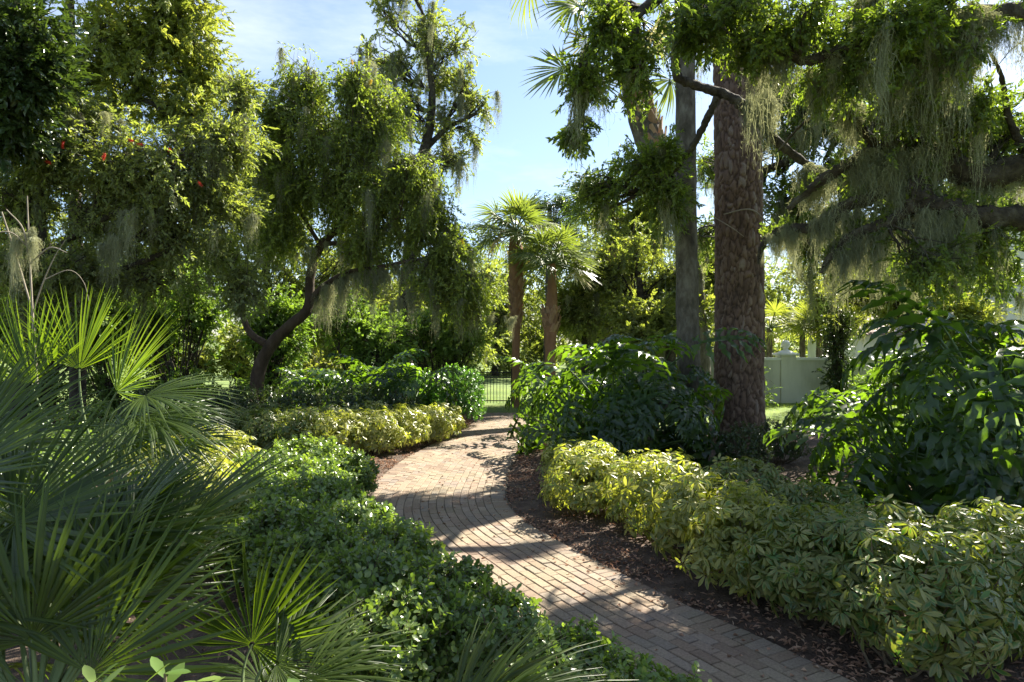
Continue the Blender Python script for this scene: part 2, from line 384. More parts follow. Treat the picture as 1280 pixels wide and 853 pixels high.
def crown(leaf, wood, lobes, kind, nb=60, per=5, scale=(.8, 1.25), droop=.25, jit=.12, wood_r=.02, hang=None, nsec=6, p=.45, rbias=None):
    """lobes: (centre xyz, radius xyz, anchor xyz, weight). Branches run from the anchor into the lobe, twigs sit along them."""
    tms = TW[kind]
    tips = []
    for c, rr, an, wgt in lobes:
        c, rr, an = np.asarray(c, float), np.asarray(rr, float), np.asarray(an, float)
        sec = c + in_ball(nsec, .6) * rr * .62
        t = np.linspace(0, 1, 8)[None, :, None]
        mid = (an + sec) / 2 + R.normal(0, .12, (nsec, 3)) * np.linalg.norm(sec - an, axis=1)[:, None] + np.array([0, 0, .12 * np.linalg.norm(c - an)])
        P = (1 - t) ** 2 * an + 2 * t * (1 - t) * mid[:, None] + t ** 2 * sec[:, None]
        P[:, 1:-1] += R.normal(0, .03, (nsec, 6, 3)) * np.mean(rr)
        tubes(wood, P, (np.linspace(1, .35, 8) * wood_r)[None] * R.uniform(.7, 1.2, (nsec, 1)), 5)
        n = int(nb * wgt); si = R.integers(0, nsec, n)
        st = P[si, R.integers(3, 8, n)]
        en = c + in_ball(n * 3, p) * rr * R.uniform(.75, 1.4, n * 3)[:, None]
        fq = 1.5 / max(.35, float(np.mean(rr)) ** .6)
        val = np.array([noise.noise(Vector(q * fq)) + .6 * noise.noise(Vector(q * fq * 2.7)) for q in en]) + R.normal(0, .22, n * 3)
        en = en[np.argsort(-val)[:n]]
        t = np.linspace(0, 1, 6)[None, :, None]
        ctl = (st + en) / 2 + R.normal(0, .18, (n, 3)) * np.linalg.norm(en - st, axis=1)[:, None] + np.array([0, 0, .1]) * np.mean(rr)
        B = (1 - t) ** 2 * st[:, None] + 2 * t * (1 - t) * ctl[:, None] + t ** 2 * en[:, None]
        tubes(wood, B, (np.linspace(.45, .14, 6) * wood_r)[None], 4)
        tips.append(en)
        m = n * per; bi = np.repeat(np.arange(n), per); f = R.uniform(.3, 1.02, m)
        k = np.clip((f * 5).astype(int), 0, 4); ff = (f * 5 - k)[:, None]
        pos = B[bi, k] * (1 - ff) + B[bi, k + 1] * ff
        tan = norm(B[bi, k + 1] - B[bi, k])
        d = norm(tan * .7 + norm(R.normal(0, 1, (m, 3))) * .9 + np.array([0, 0, -droop]))
        if hang is not None: d = norm(R.normal(0, hang, (m, 3)) + np.array([0, 0, -1]))
        pos = pos + R.normal(0, jit, (m, 3)) * np.mean(rr) * .5
        rot = frames(d, np.array([0, 0, 1]) + R.normal(0, .5, (m, 3)))
        if hang is not None: rot = frames(d, R.normal(0, 1, (m, 3)))
        rn = np.clip(.5 * R.random(m) + .5 * np.repeat(R.random(n), per), 0, 1)
        which = R.integers(0, len(tms), m)
        for q in range(len(tms)):
            s = which == q
            scatter(leaf, tms[q], pos[s], rot[s], R.uniform(*scale, s.sum()), rn[s])
    return np.concatenate(tips)

def plobe(px, py, Y, r, depth=1.0, flat=1.0):
    c = at(px, py, Y); rad = r / F * Y
    return c, np.array([rad, rad * depth, rad * flat])

def hang_moss(g, pts, lo=.5, hi=1.3, sc=1.0):
    pts = np.asarray(pts); n = len(pts)
    wz = R.random(n) * 2 * math.pi
    L = lo + (hi - lo) * R.random(n) ** 2.2
    which = R.integers(0, len(MOSS), n)
    for q in range(len(MOSS)):
        s = which == q
        if not s.any(): continue
        V, r, e, Q, T, mq, mt = MOSS[q]
        rot = np.zeros((s.sum(), 3, 3)); c, si = np.cos(wz[s]), np.sin(wz[s])
        wd = np.sqrt(L[s]) * sc * R.uniform(.6, 1.15, s.sum())
        rot[:, 0, 0] = c * wd; rot[:, 0, 1] = -si * wd; rot[:, 1, 0] = si * wd; rot[:, 1, 1] = c * wd; rot[:, 2, 2] = L[s]
        scatter(g, MOSS[q], pts[s], rot, 1.0, rmix=.6)

def moss_thing(pts, label, L=1.2, n=3, width=1.0, spread=.15, group=None, name='spanish_moss'):
    """one beard of moss: n locks hanging from neighbouring points"""
    p0 = np.asarray(pts, float); g = Geo()
    n = int(n * 2.2); x = R.normal(0, spread * 1.15, n); x[0] = 0
    P = p0 + np.stack([x, R.normal(0, .06, n), R.normal(0, .06, n) - .3 * np.abs(x)], -1)
    hang_moss(g, P[1:], L * .25, L * 1.0, width); hang_moss(g, P[:1], L, L * 1.05, width)
    o = link(name, g.mesh(name, M['moss'], False, p0), None, p0)
    return tag(o, label, 'moss', group)

def tree(name, label, base, lobes, kind, leafm, trunk=None, limbs=(), nb=60, per=5, scale=(.8, 1.2), droop=.25, group=None,
         barkm='wood', wood_r=.025, hang=None, moss=0, moss_len=(.4, 1.1), cat='tree', nsec=6, p=.45, sides=12, jit=.12, twigm='twig'):
    """trunk (> limbs), crown (> twigs); lobes as (centre, radii, anchor, weight)"""
    base = np.asarray(base, float)
    root = empty(name, base, label, cat, group)
    tg = Geo()
    if trunk is not None: limb(tg, trunk, n=36, sides=sides, seed=R.random() * 9)
    tr = link('trunk', tg.mesh('trunk', M[barkm], True, base), root) if trunk is not None else None
    for L in limbs:
        lg = Geo(); limb(lg, L, n=26, sides=8, seed=R.random() * 9)
        link('limb', lg.mesh('limb', M[barkm], True, base), root)
    lf, wd = Geo(), Geo()
    tips = crown(lf, wd, lobes, kind, nb, per, scale, droop, jit, wood_r, hang, nsec, p)
    # the twigs' own stems use slot 1 of the crown
    cr = link('crown', lf.mesh('crown', [M[leafm], M[twigm]], True, base), root)
    link('branches', wd.mesh('branches', M[barkm], True, base), root)
    if moss:
        mg = Geo(); sel = R.integers(0, len(tips), moss)
        hang_moss(mg, tips[sel], *moss_len)
        return root, mg, tips
    return root, None, tips

def moss_stuff(geos, label):
    g = Geo()
    for m in geos:
        if m is None: continue
        g.V += m.V; g.r += m.r; g.e += m.e
        for Q in m.Q: g.Q.append(Q + g.n)
        for T in m.T: g.T.append(T + g.n)
        g.mq += m.mq; g.mt += m.mt; g.n += m.n
    o = link('spanish_moss', g.mesh('spanish_moss', M['moss'], False)); return tag(o, label, 'moss', None, 'stuff')

# ------------------------------------------------------------------ palms
def fan_blade(rad, nseg, span, rng, fused=.32, droop=.25, wid=1.0, cup=.15, stations=6, arch=.0):
    """fan leaf lying in the xy plane, hub at the origin, middle segment along +x"""
    g = Geo(); dth = span / nseg
    for i in range(nseg):
        th = -span / 2 + (i + .5) * dth
        ln = rad * (1 - .28 * (abs(th) / (span / 2)) ** 2) * rng.uniform(.86, 1.05)
        dr = droop * rng.uniform(.6, 1.5); tw = rng.normal(0, .05)
        c, s = math.cos(th), math.sin(th)
        V = []
        for k in range(stations):
            t = k / (stations - 1); r = max(.012, t * ln)
            half = r * math.tan(dth / 2) if t <= fused else fused * ln * math.tan(dth / 2) * wid * (1 - ((t - fused) / (1 - fused)) ** 1.4)
            half = max(half, .0006)
            z = cup * r * abs(math.sin(th)) * .5 - dr * ln * t ** 2.4 + arch * r
            for sgn, dz in ((-1, .0), (0, .55), (1, .0)):
                x, y = r, sgn * half
                V.append([x * c - (y + tw * t * ln) * s, x * s + (y + tw * t * ln) * c, z + (half * dz if t > .02 else 0)])
        Q = []
        for k in range(stations - 1):
            a, b = 3 * k, 3 * k + 3
            Q += [[a, b, b + 1, a + 1], [a + 1, b + 1, b + 2, a + 2]]
        g.add(np.array(V), Q, None, rng.random(), 0)
    return g

def orient(g, H, axis, up):
    """Geo of a blade moved so that the hub is at H and the middle segment points along axis"""
    V, r, e, Q, T, mq, mt = g.arrays(); Rm = frames(np.asarray(axis, float)[None], np.asarray(up, float)[None])[0]
    o = Geo(); o.add(V @ Rm.T + np.asarray(H), Q, T, r, e, mq, mt); return o

FANS_LO = [fan_blade(1.0, 26, math.radians(230), R, fused=.42, droop=d, stations=5, cup=.5).arrays() for d in (.12, .22, .35, .5)]

def boots(g, C0, C1, r0, r1, n, rng, mat=0, size=.16):
    """old leaf bases wound up a palm trunk between two points"""
    w = Geo()
    V = []
    for k, (t, hw, out) in enumerate(((0, .38, .0), (.5, .30, .20), (1, .17, .42))):
        V += [[-hw, out - .02, t], [hw, out - .02, t], [0, out + .12, t]]
    V = np.array(V); Q = []
    for k in range(2):
        a, b = 3 * k, 3 * k + 3
        Q += [[a, a + 2, b + 2, b], [a + 2, a + 1, b + 1, b + 2], [a + 1, a, b, b + 1]]
    w.add(V, Q, [[6, 8, 7]], .5); tm = w.arrays()
    f = (np.arange(n) + .5) / n; ang = np.arange(n) * 2.39996 + rng.normal(0, .1, n)
    C0, C1 = np.asarray(C0, float), np.asarray(C1, float)
    cc = C0 + (C1 - C0) * f[:, None]; rad = r0 + (r1 - r0) * f
    o = np.stack([np.cos(ang), np.sin(ang), 0 * ang], -1)
    pos = cc + o * rad[:, None] * .86
    ax = norm(C1 - C0); z = np.broadcast_to(ax, o.shape); y = norm(o - z * np.sum(o * z, -1, keepdims=True)); x = np.cross(y, z)
    scatter(g, tm, pos, np.stack([x, y, z], -1), size * rng.uniform(.8, 1.25, n), rng.random(n), .9)

def cabbage_palm(label, path, crown_r, nfr, boot=None, group=None, bark='palm_bark', rng=R, low=-.5, droopy=.25, name='cabbage_palm', leafm='sabal', dead=3, bsize=.16, pet=.55, extra=()):
    """path rows x, y, z, radius from the ground to the heart"""
    base = np.array(path[0][:3], float); root = empty(name, base, label, 'palm', group)
    tg = Geo(); C, rad = limb(tg, path, n=70, sides=20, rough=.11, seed=rng.random() * 5)
    link('trunk', tg.mesh('trunk', M[bark], True, base), root)
    if boot:
        bg_ = Geo(); k0, k1 = int(boot[0] * 49), int(boot[1] * 49)
        boots(bg_, C[k0], C[k1], rad[k0], rad[k1], boot[2], rng, size=bsize)
        link('leaf_bases', bg_.mesh('leaf_bases', M['boot'], False, base), root)
    H = C[-1]; cg = Geo(); dg = Geo()
    for i in range(nfr):
        a = i * 2.39996 + rng.normal(0, .2); u = (i + .5) / nfr
        elev = math.asin(np.clip(1 - (1 - low) * u, -1, 1)) + rng.normal(0, .12)
        d = np.array([math.cos(a) * math.cos(elev), math.sin(a) * math.cos(elev), math.sin(elev)])
        pl = crown_r * pet * rng.uniform(.8, 1.15)
        hub = H + d * pl - np.array([0, 0, .12 * pl * (1 - u)])
        t = np.linspace(0, 1, 5)[:, None]
        tubes(cg, (H * (1 - t) + hub * t + np.array([0, 0, .1]) * pl * t * (1 - t))[None], np.linspace(.022, .012, 5)[None] * crown_r, 4, 1)
        ax = norm(d + np.array([0, 0, -droopy])); up = norm(np.array([0, 0, 1.0]) + rng.normal(0, .35, 3))
        tm = FANS_LO[rng.integers(0, 4)]
        scatter(dg if i >= nfr - dead else cg, tm, hub[None], frames(ax[None], up[None]), crown_r * .62 * rng.uniform(.85, 1.1), np.array([rng.random()]), .6)
    for hub, ax, up, rr in extra:
        hub = np.asarray(hub, float); t = np.linspace(0, 1, 7)[:, None]; ctl = hub - norm(ax) * .5 * np.linalg.norm(hub - H) + np.array([0, 0, .15])
        tubes(cg, ((1 - t) ** 2 * H + 2 * t * (1 - t) * ctl + t ** 2 * hub)[None], np.linspace(.03, .015, 7)[None], 4, 1)
        scatter(cg, FANS_LO[rng.integers(0, 4)], hub[None], frames(np.array([ax], float), np.array([up], float)), rr, np.array([rng.random()]), .6)
    link('crown', cg.mesh('crown', [M[leafm], M['fan_stalk']], True, base), root)
    if dead: link('dry_fronds', dg.mesh('dry_fronds', M['dead'], True, base), root)
    return root

# ================================================================== THE SETTING
# lawn
g = Geo(); n = 60
xs = np.concatenate([[-900, -200, -60], np.linspace(-40, 40, 55), [60, 200, 900]]); ys = np.concatenate([[-60, -10], np.linspace(-4, 60, 60), [90, 200, 900]])
X, Y = np.meshgrid(xs, ys); Z = -.035 + 0 * X
nx, ny = len(xs), len(ys); i = np.arange(ny - 1)[:, None] * nx + np.arange(nx - 1)[None]
g.add(np.stack([X, Y, Z], -1).reshape(-1, 3), np.stack([i, i + 1, i + nx + 1, i + nx], -1).reshape(-1, 4))
tag(link('lawn', g.mesh('lawn', M['lawn'])), kind='structure')

# brick path: a right edge curve and its offset to the left
RE = np.array([(3.9, 1.0), (3.2, 2.2), (2.45, 3.4), (1.74, 4.70), (1.29, 5.42), (.60, 6.75), (.12, 7.85), (-.07, 8.8), (-.08, 10.0), (.02, 11.7), (.3, 13.3), (.8, 16.0), (1.15, 19.4)])
EC = smooth_path(RE, 900); seg = np.linalg.norm(np.diff(EC, axis=0), axis=1); S = np.concatenate([[0], np.cumsum(seg)]); SL = S[-1]
ET = norm(np.gradient(EC, axis=0))
kk = np.ones(61) / 61
ET = norm(np.stack([np.convolve(np.pad(ET[:, c], 30, mode='edge'), kk, 'valid') for c in (0, 1)], -1))
PW = 1.9
def on_path(s, t):
    s = np.clip(s, 0, SL); x = np.interp(s, S, EC[:, 0]); y = np.interp(s, S, EC[:, 1])
    tx = np.interp(s, S, ET[:, 0]); ty = np.interp(s, S, ET[:, 1])
    return np.stack([x - ty * t, y + tx * t], -1)
def path_dist(x, y):
    """signed distance outside the path (negative inside)"""
    q = np.stack([x, y], -1).reshape(-1, 1, 2); c = on_path(np.linspace(0, SL, 260), np.full(260, PW / 2))[None]
    return (np.sqrt(((q - c) ** 2).sum(-1)).min(1) - PW / 2).reshape(np.shape(x))

g = Geo(); ns = 200; sv = np.linspace(0, SL, ns)
A = np.concatenate([on_path(sv, np.full(ns, -.02)), np.full((ns, 1), .037)], 1); B = np.concatenate([on_path(sv, np.full(ns, PW + .02)), np.full((ns, 1), .037)], 1)
k = np.arange(ns - 1); g.add(np.concatenate([A, B]), np.stack([k, k + 1, ns + k + 1, ns + k], -1))
tag(link('path_bed', g.mesh('path_bed', M['sand'])), kind='structure')

bl, bw, gap, top = .205, .1, .0035, .052
br = []
rows = [(0, .2, .1, 0)] + [(.2 + bw * i, bw, bl, .5 * (i % 2)) for i in range(15)] + [(1.7, .2, .1, 0)]
for t0, wd, ln, off in rows:
    m = int(SL / ln)
    for q in range(m):
        br.append((q * ln + off * ln, (q + 1) * ln + off * ln, t0, t0 + wd))
br = np.array(br); nb_ = len(br)
jg = R.normal(0, .0014, (nb_, 4))
s0, s1, t0, t1 = (br[:, j] + jg[:, j] for j in range(4))
def ring(ins, z):
    q = [on_path(s0 + ins, t0 + ins), on_path(s1 - ins, t0 + ins), on_path(s1 - ins, t1 - ins), on_path(s0 + ins, t1 - ins)]
    return np.stack([np.concatenate([v, np.broadcast_to(zz, (nb_,))[:, None]], 1) for v, zz in zip(q, z)], 1)
h = top + R.normal(0, .0012, nb_); tl = R.normal(0, .0012, (nb_, 2))
zt = [h + tl[:, 0] + tl[:, 1], h - tl[:, 0] + tl[:, 1], h - tl[:, 0] - tl[:, 1], h + tl[:, 0] - tl[:, 1]]
V = np.concatenate([ring(gap, [.03] * 4), ring(gap, [z - .005 for z in zt]), ring(gap + .005, zt)], 1)
q = []
for a in (0, 4):
    for j in range(4): q.append([a + j, a + (j + 1) % 4, a + 4 + (j + 1) % 4, a + 4 + j])
q.append([8, 9, 10, 11]); q = np.array(q)
g = Geo(); g.add(V.reshape(-1, 3), (q[None] + (np.arange(nb_) * 12)[:, None, None]).reshape(-1, 4), None, np.repeat(R.random(nb_), 12))
tag(link('brick_path', g.mesh('brick_path', M['brick'], False)), kind='structure')

# mulch beds, kept low under the path
def bed_height(x, y):
    d = path_dist(x, y)
    n_ = np.array([noise.fractal(Vector((a * 1.1, b * 1.1, 0)), .8, 2.1, 4) for a, b in zip(x.ravel(), y.ravel())]).reshape(x.shape)
    n2 = np.array([noise.fractal(Vector((a * 9, b * 9, 3)), .7, 2.1, 3) for a, b in zip(x.ravel(), y.ravel())]).reshape(x.shape)
    return np.where(d < .03, .012, np.clip(.03 + .10 * np.clip(d, 0, .6) + .025 * n_ + .016 * n2, -.02, .2))
xs = np.linspace(-13, 9.5, 250); ys = np.linspace(-1.5, 19.6, 250); X, Y = np.meshgrid(xs, ys); Z = bed_height(X, Y)
i = np.arange(249)[:, None] * 250 + np.arange(249)[None]; Q = np.stack([i, i + 1, i + 251, i + 250], -1).reshape(-1, 4)
cx, cyy = X.ravel()[Q].mean(1), Y.ravel()[Q].mean(1)
keep = ~((cx > 3.2 + .12 * (cyy - 14)) & (cyy > 15.0 + .5 * np.sin(cx * 1.3)))
keep &= ~((cx < -3.5) & (cyy > 18 + .5 * np.sin(cx)))
g = Geo(); g.add(np.stack([X, Y, Z], -1).reshape(-1, 3), Q[keep])
tag(link('mulch_bed', g.mesh('mulch_bed', M['mulch'])), kind='structure')
def bed_z(x, y):
    ix = np.clip(np.round((np.asarray(x) + 13) / 22.5 * 249).astype(int), 0, 249); iy = np.clip(np.round((np.asarray(y) + 1.5) / 21.1 * 249).astype(int), 0, 249)
    return Z[iy, ix]

# dry leaves and bark chips on the beds, a few on the bricks
V, T = leaf2(.06, .034, .5, .25); lg = Geo(); lg.add(V, None, T, .5); LEAF = lg.arrays()
V, T = leaf2(.05, .012, .3, .05); lg = Geo(); lg.add(V, None, T, .5); CHIP = lg.arrays()
n = 42000
s_ = R.random(n) * SL; dd = np.abs(R.exponential(.8, n)); sd_ = R.random(n) < .5
t_ = np.where(sd_, -dd, PW + dd); p = on_path(s_, t_)
ok = path_dist(p[:, 0], p[:, 1]) > -.03
ok &= np.array([noise.noise(Vector((a * 1.7, b * 1.7, 7))) for a, b in p]) > R.normal(-.08, .22, n)
p = p[ok]; z = bed_z(p[:, 0], p[:, 1]) + R.uniform(.004, .025, len(p))
pos = np.concatenate([p, z[:, None]], 1); m = len(pos)
a = R.random(m) * 6.283; d = np.stack([np.cos(a), np.sin(a), R.normal(0, .35, m)], -1)
rot = frames(d, np.array([0, 0, 1]) + R.normal(0, .5, (m, 3)))
g = Geo(); hf = m // 2
scatter(g, LEAF, pos[:hf], rot[:hf], R.uniform(.4, .9, hf)); scatter(g, CHIP, pos[hf:], rot[hf:], R.uniform(.6, 1.6, m - hf))
n = 900; p = on_path(R.random(n) * SL, np.where(R.random(n) < .7, R.random(n) ** 3, 1 - R.random(n) ** 4) * PW); a = R.random(n) * 6.283
scatter(g, LEAF, np.concatenate([p, np.full((n, 1), .058)], 1), frames(np.stack([np.cos(a), np.sin(a), R.normal(0, .1, n)], -1), np.array([0, 0, 1]) + R.normal(0, .2, (n, 3))), R.uniform(.4, .9, n))
tag(link('leaf_litter', g.mesh('leaf_litter', M['litter'], False)), 'dry brown leaves and bark chips scattered over the mulch', 'leaf litter', kind='stuff')

# grass
def grass(name, n, boxes, hmin, hmax, label):
    g = Geo(); V = np.array([[0, -.006, 0], [0, .006, 0], [.25, .004, .6], [.25, -.004, .6], [.6, 0, .95]]) * np.array([1, 1, 1])
    g0 = Geo(); g0.add(V, [[0, 1, 2, 3]], [[3, 2, 4]], .5); tm = g0.arrays()
    w = np.array([b[4] for b in boxes], float); bi = R.choice(len(boxes), n, p=w / w.sum()); bx = np.array([b[:4] for b in boxes])[bi]
    pos = np.stack([bx[:, 0] + R.random(n) * (bx[:, 1] - bx[:, 0]), bx[:, 2] + R.random(n) * (bx[:, 3] - bx[:, 2]), np.full(n, -.035)], -1)
    a = R.random(n) * 6.283; rot = frames(np.stack([np.cos(a), np.sin(a), 0 * a], -1), (0, 0, 1))
    s = R.uniform(hmin, hmax, n); scatter(g, tm, pos, rot, s)
    tag(link(name, g.mesh(name, M['grass'])), label, 'grass', kind='stuff')
grass('grass', 60000, [(3.0, 12, 15, 23.2, 3), (-5, 5, 20.0, 30, 2), (-16, -4, 18.5, 26, 2)], .06, .16, 'short green lawn grass along the fence and the garden wall')

# fence of black pickets
def box(g, x0, x1, y0, y1, z0, z1, mat=0, r=.5):
    V = [[x, y, z] for z in (z0, z1) for y in (y0, y1) for x in (x0, x1)]
    g.add(V, [[0, 2, 3, 1], [4, 5, 7, 6], [0, 1, 5, 4], [2, 6, 7, 3], [0, 4, 6, 2], [1, 3, 7, 5]], None, r, 0, mat)
FY = 22.7
froot = empty('picket_fence', (-8, FY, -.035), 'black metal picket fence closing the far end of the brick path', 'fence')
px_ = np.arange(-8.0, 7.0, 2.0)
for k, x in enumerate(px_):
    g = Geo(); box(g, x - .035, x + .035, FY - .035, FY + .035, -.05, 1.16); box(g, x - .045, x + .045, FY - .045, FY + .045, 1.162, 1.19)
    link('post', g.mesh('post', M['iron'], False, (-8, FY, -.035)), froot)
    if k < len(px_) - 1:
        g = Geo()
        for zz in (.10, .86, 1.04): box(g, x + .037, x + 1.963, FY - .014, FY + .014, zz, zz + .03)
        for q in np.arange(x + .13, x + 1.9, .105): box(g, q - .009, q + .009, FY - .0095, FY + .0095, .03, 1.10)
        link('picket_panel', g.mesh('picket_panel', M['iron'], False, (-8, FY, -.035)), froot)

# garden wall with coping and a ball finial
WY = 23.5
wroot = empty('garden_wall', (4, WY, -.035), 'low cream stucco garden wall behind the reddish pine trunk', 'wall')
O = (4, WY, -.035)
g = Geo(); box(g, 4.0, 22, WY, WY + .2, -.05, 1.44); link('wall_panel', g.mesh('wall_panel', M['stucco'], False, O), wroot)
g = Geo(); box(g, 3.95, 22, WY - .05, WY + .25, 1.442, 1.53); link('coping', g.mesh('coping', M['white'], False, O), wroot)
fx = (985 - 640) / F * WY
for xx in (fx, fx + 7.5):
    g = Geo(); box(g, xx - .26, xx + .26, WY - .06, WY + .46, -.05, 1.60); link('pier', g.mesh('pier', M['stucco'], False, O), wroot)
    g = Geo(); box(g, xx - .34, xx + .34, WY - .14, WY + .54, 1.602, 1.68)
    prof = [(.30, 1.682), (.22, 1.74), (.10, 1.79), (.07, 1.83), (.10, 1.85)] + [(.15 * math.cos(a) + .001, 1.98 + .15 * math.sin(a)) for a in np.linspace(-1.0, 1.57, 12)]
    a = np.arange(20) * math.pi / 10
    V = np.array([[xx + r_ * math.cos(t), WY + .2 + r_ * math.sin(t), z_] for r_, z_ in prof for t in a]); q = []
    for kx in range(len(prof) - 1):
        for j in range(20): q.append([kx * 20 + j, kx * 20 + (j + 1) % 20, kx * 20 + 20 + (j + 1) % 20, kx * 20 + 20 + j])
    g.add(V, q); link('finial', g.mesh('finial', M['white'], True, O), wroot)

# house behind the wall: two storeys under a pale tiled roof
def hip_roof(g, x0, x1, y0, y1, z0, rise, over=.5, pitch=.33):
    """roof slopes built of rows of barrel tiles"""
    x0, x1, y0, y1 = x0 - over, x1 + over, y0 - over, y1 + over
    run = (y1 - y0) / 2; cx0, cx1 = x0 + run, x1 - run; ym = (y0 + y1) / 2
    P = np.array([[x0, y0, z0], [x1, y0, z0], [x1, y1, z0], [x0, y1, z0], [cx0, ym, z0 + rise], [cx1, ym, z0 + rise]])
    g.add(P, [[0, 1, 5, 4], [2, 3, 4, 5]], [[3, 0, 4], [1, 2, 5]], .3)
    nr = int(run / .33)
    for rI in range(nr):                       # front slope and left hip rows of rounded tiles
        f0, f1 = rI / nr, (rI + 1.25) / nr
        f1 = min(f1, 1)
        for ax in (0, 1):
            a0, a1 = ((x0, cx0, x1, cx1), (y0, ym, y1, ym))[ax][0:1] + (0,), None
            if ax == 0:
                l, r_ = x0 + (cx0 - x0) * f0, x1 + (cx1 - x1) * f0
            else:
                l, r_ = y0 + (ym - y0) * f0, y1 + (ym - y1) * f0
            for c in np.arange(l + .15, r_ - .1, .29):
                V = []
                for f, lift in ((f0, .06), (f1, .03)):
                    for ang in (0, .8, 1.57, 2.34, 3.14):
                        u = c - .13 * math.cos(ang); zz = z0 + rise * f + lift + .07 * math.sin(ang)
                        V.append([u, y0 + (ym - y0) * f, zz] if ax == 0 else [x0 + (cx0 - x0) * f, u, zz])
                g.add(np.array(V), [[j, j + 1, j + 6, j + 5] for j in range(4)], None, R.random())
hx0, hx1, hy0, hy1 = 21.6, 36, 30.0, 42
hroot = empty('two_storey_house', (hx0, hy0, 0), 'pale two storey house glimpsed behind moss and leaves at far right', 'house'); O = (hx0, hy0, 0)
g = Geo(); box(g, hx0, hx1, hy0, hy1, -.05, 8.2); link('wall', g.mesh('wall', M['stucco'], False, O), hroot)
g = Geo(); hip_roof(g, hx0, hx1, hy0, hy1, 8.25, 3.4); link('roof', g.mesh('roof', M['white_tile'], True, O), hroot)
for wx in (23.2, 26.6, 30):
    for wz in (3.6, .9):
        g = Geo(); w_, hh = 1.5, (3.0 if wz > 3 else 2.0)
        for a in ((wx - .12, wx, wz - .12, wz + hh + .12), (wx + w_, wx + w_ + .12, wz - .12, wz + hh + .12), (wx, wx + w_, wz - .12, wz), (wx, wx + w_, wz + hh, wz + hh + .12)):
            box(g, a[0], a[1], hy0 - .07, hy0 - .003, a[2], a[3])
        fr = link('window', g.mesh('window', M['white'], False, O), hroot)
        g = Geo(); box(g, wx + .002, wx + w_ - .002, hy0 - .03, hy0 - .004, wz + .002, wz + hh - .002)
        link('pane', g.mesh('pane', M['glass'], False, O), fr)
ax0, ax1, ay0, ay1 = 15.6, 21.2, 31, 36
aroot = empty('garden_annex', (ax0, ay0, 0), 'low cream annex with pinkish barrel tile roof behind the garden wall', 'house'); O = (ax0, ay0, 0)
g = Geo(); box(g, ax0, ax1, ay0, ay1, -.05, 2.35); link('wall', g.mesh('wall', M['stucco'], False, O), aroot)
g = Geo(); hip_roof(g, ax0, ax1, ay0, ay1, 2.4, .95); link('roof', g.mesh('roof', M['tile'], True, O), aroot)

# ================================================================== TREES
# slash pine with plated bark
def pine_trunk():
    b = np.array([4.45, 13.4, -.05]); nth, nz_ = 150, 460
    th = np.arange(nth) * 2 * math.pi / nth; V = np.zeros((nz_, nth, 3)); rr = np.zeros((nz_, nth))
    zs = np.linspace(0, 11, nz_)
    for k, z in enumerate(zs):
        rad = .44 + .10 * math.exp(-z / .5) + .14 * math.exp(-z / .22) - .006 * z
        cx = .03 * math.sin(z * .5) - .004 * z; cyy_ = .02 * math.sin(z * .7)
        for j, t in enumerate(th):
            q = Vector((math.cos(t) * 5.0, math.sin(t) * 5.0, z * 4.2 + .5 * noise.noise(Vector((t * 2, z * 2, 1)))))
            q += Vector(noise.noise_vector(q * .9)) * .55 + Vector(noise.noise_vector(q * 3.1)) * .12
            dist, pts = noise.voronoi(q)
            e = min(1.0, (dist[1] - dist[0]) * 2.4)
            rr[k, j] = noise.cell(pts[0] * 7.3) * .5 + .5 if False else (math.sin(pts[0].x * 12.9 + pts[0].y * 78.2 + pts[0].z * 37.7) * 43758.5) % 1.0
            rr[k, j] = (.32 + .68 * rr[k, j]) * min(1.0, .12 + e * 2.2)
            f = (rad + .07 * math.exp(-z / .3) * math.cos(5 * t + 1)) * (1 + .05 * noise.noise(Vector((math.cos(t) * 1.3, math.sin(t) * 1.3, z * .5)))) + .046 * (e ** .6) + .014 * rr[k, j]
            V[k, j] = b + np.array([cx + math.cos(t) * f, cyy_ + math.sin(t) * f, z])
    i = np.arange(nz_ - 1)[:, None] * nth; j = np.arange(nth)[None]; j2 = (j + 1) % nth
    Q = np.stack([i + j, i + j2, i + nth + j2, i + nth + j], -1).reshape(-1, 4)
    g = Geo(); g.add(V.reshape(-1, 3), Q, None, rr.ravel())
    limb(g, [(b[0] - .04, b[1], 10.9, .40), (b[0] - .1, b[1] + .1, 15, .3), (b[0], b[1], 20, .2), (b[0] + .1, b[1], 24, .05)], 30, 12)
    return b, g
pb, g = pine_trunk()
root = empty('pine_tree', pb, 'tall pine with reddish plated trunk standing right of the path', 'tree')
link('trunk', g.mesh('trunk', M['pine_bark'], True, pb), root)
def needle_tuft(rng, n=60, L=.24):
    g = Geo(); d = norm(rng.normal(0, 1, (n, 3)) + np.array([.8, 0, .2])); w = norm(np.cross(d, rng.normal(0, 1, (n, 3)))) * .003
    st = rng.uniform(0, .15, n)[:, None] * np.array([1, 0, 0])
    g.add(np.stack([st - w, st + w, st + d * L], 1).reshape(-1, 3), None, np.arange(3 * n).reshape(-1, 3), np.repeat(rng.random(n), 3)); return g.arrays()
TW['needle'] = [needle_tuft(R) for _ in range(4)]
lf, wd = Geo(), Geo()
crown(lf, wd, [(pb + np.array([dx, dy, z]), np.array([1.7, 1.7, .8]), pb + np.array([0, 0, z - .8]), 1) for dx, dy, z in ((1.6, 1, 20.5), (-1.6, 1, 21), (1.2, -1.4, 22), (-.8, -1.2, 22.5), (.3, .6, 23.5))], 'needle', 40, 4, (1, 1.6), 0, .1, .05)
link('crown', lf.mesh('crown', M['needle'], False, pb), root); link('branches', wd.mesh('branches', M['pine_bark'], True, pb), root)
g = Geo()
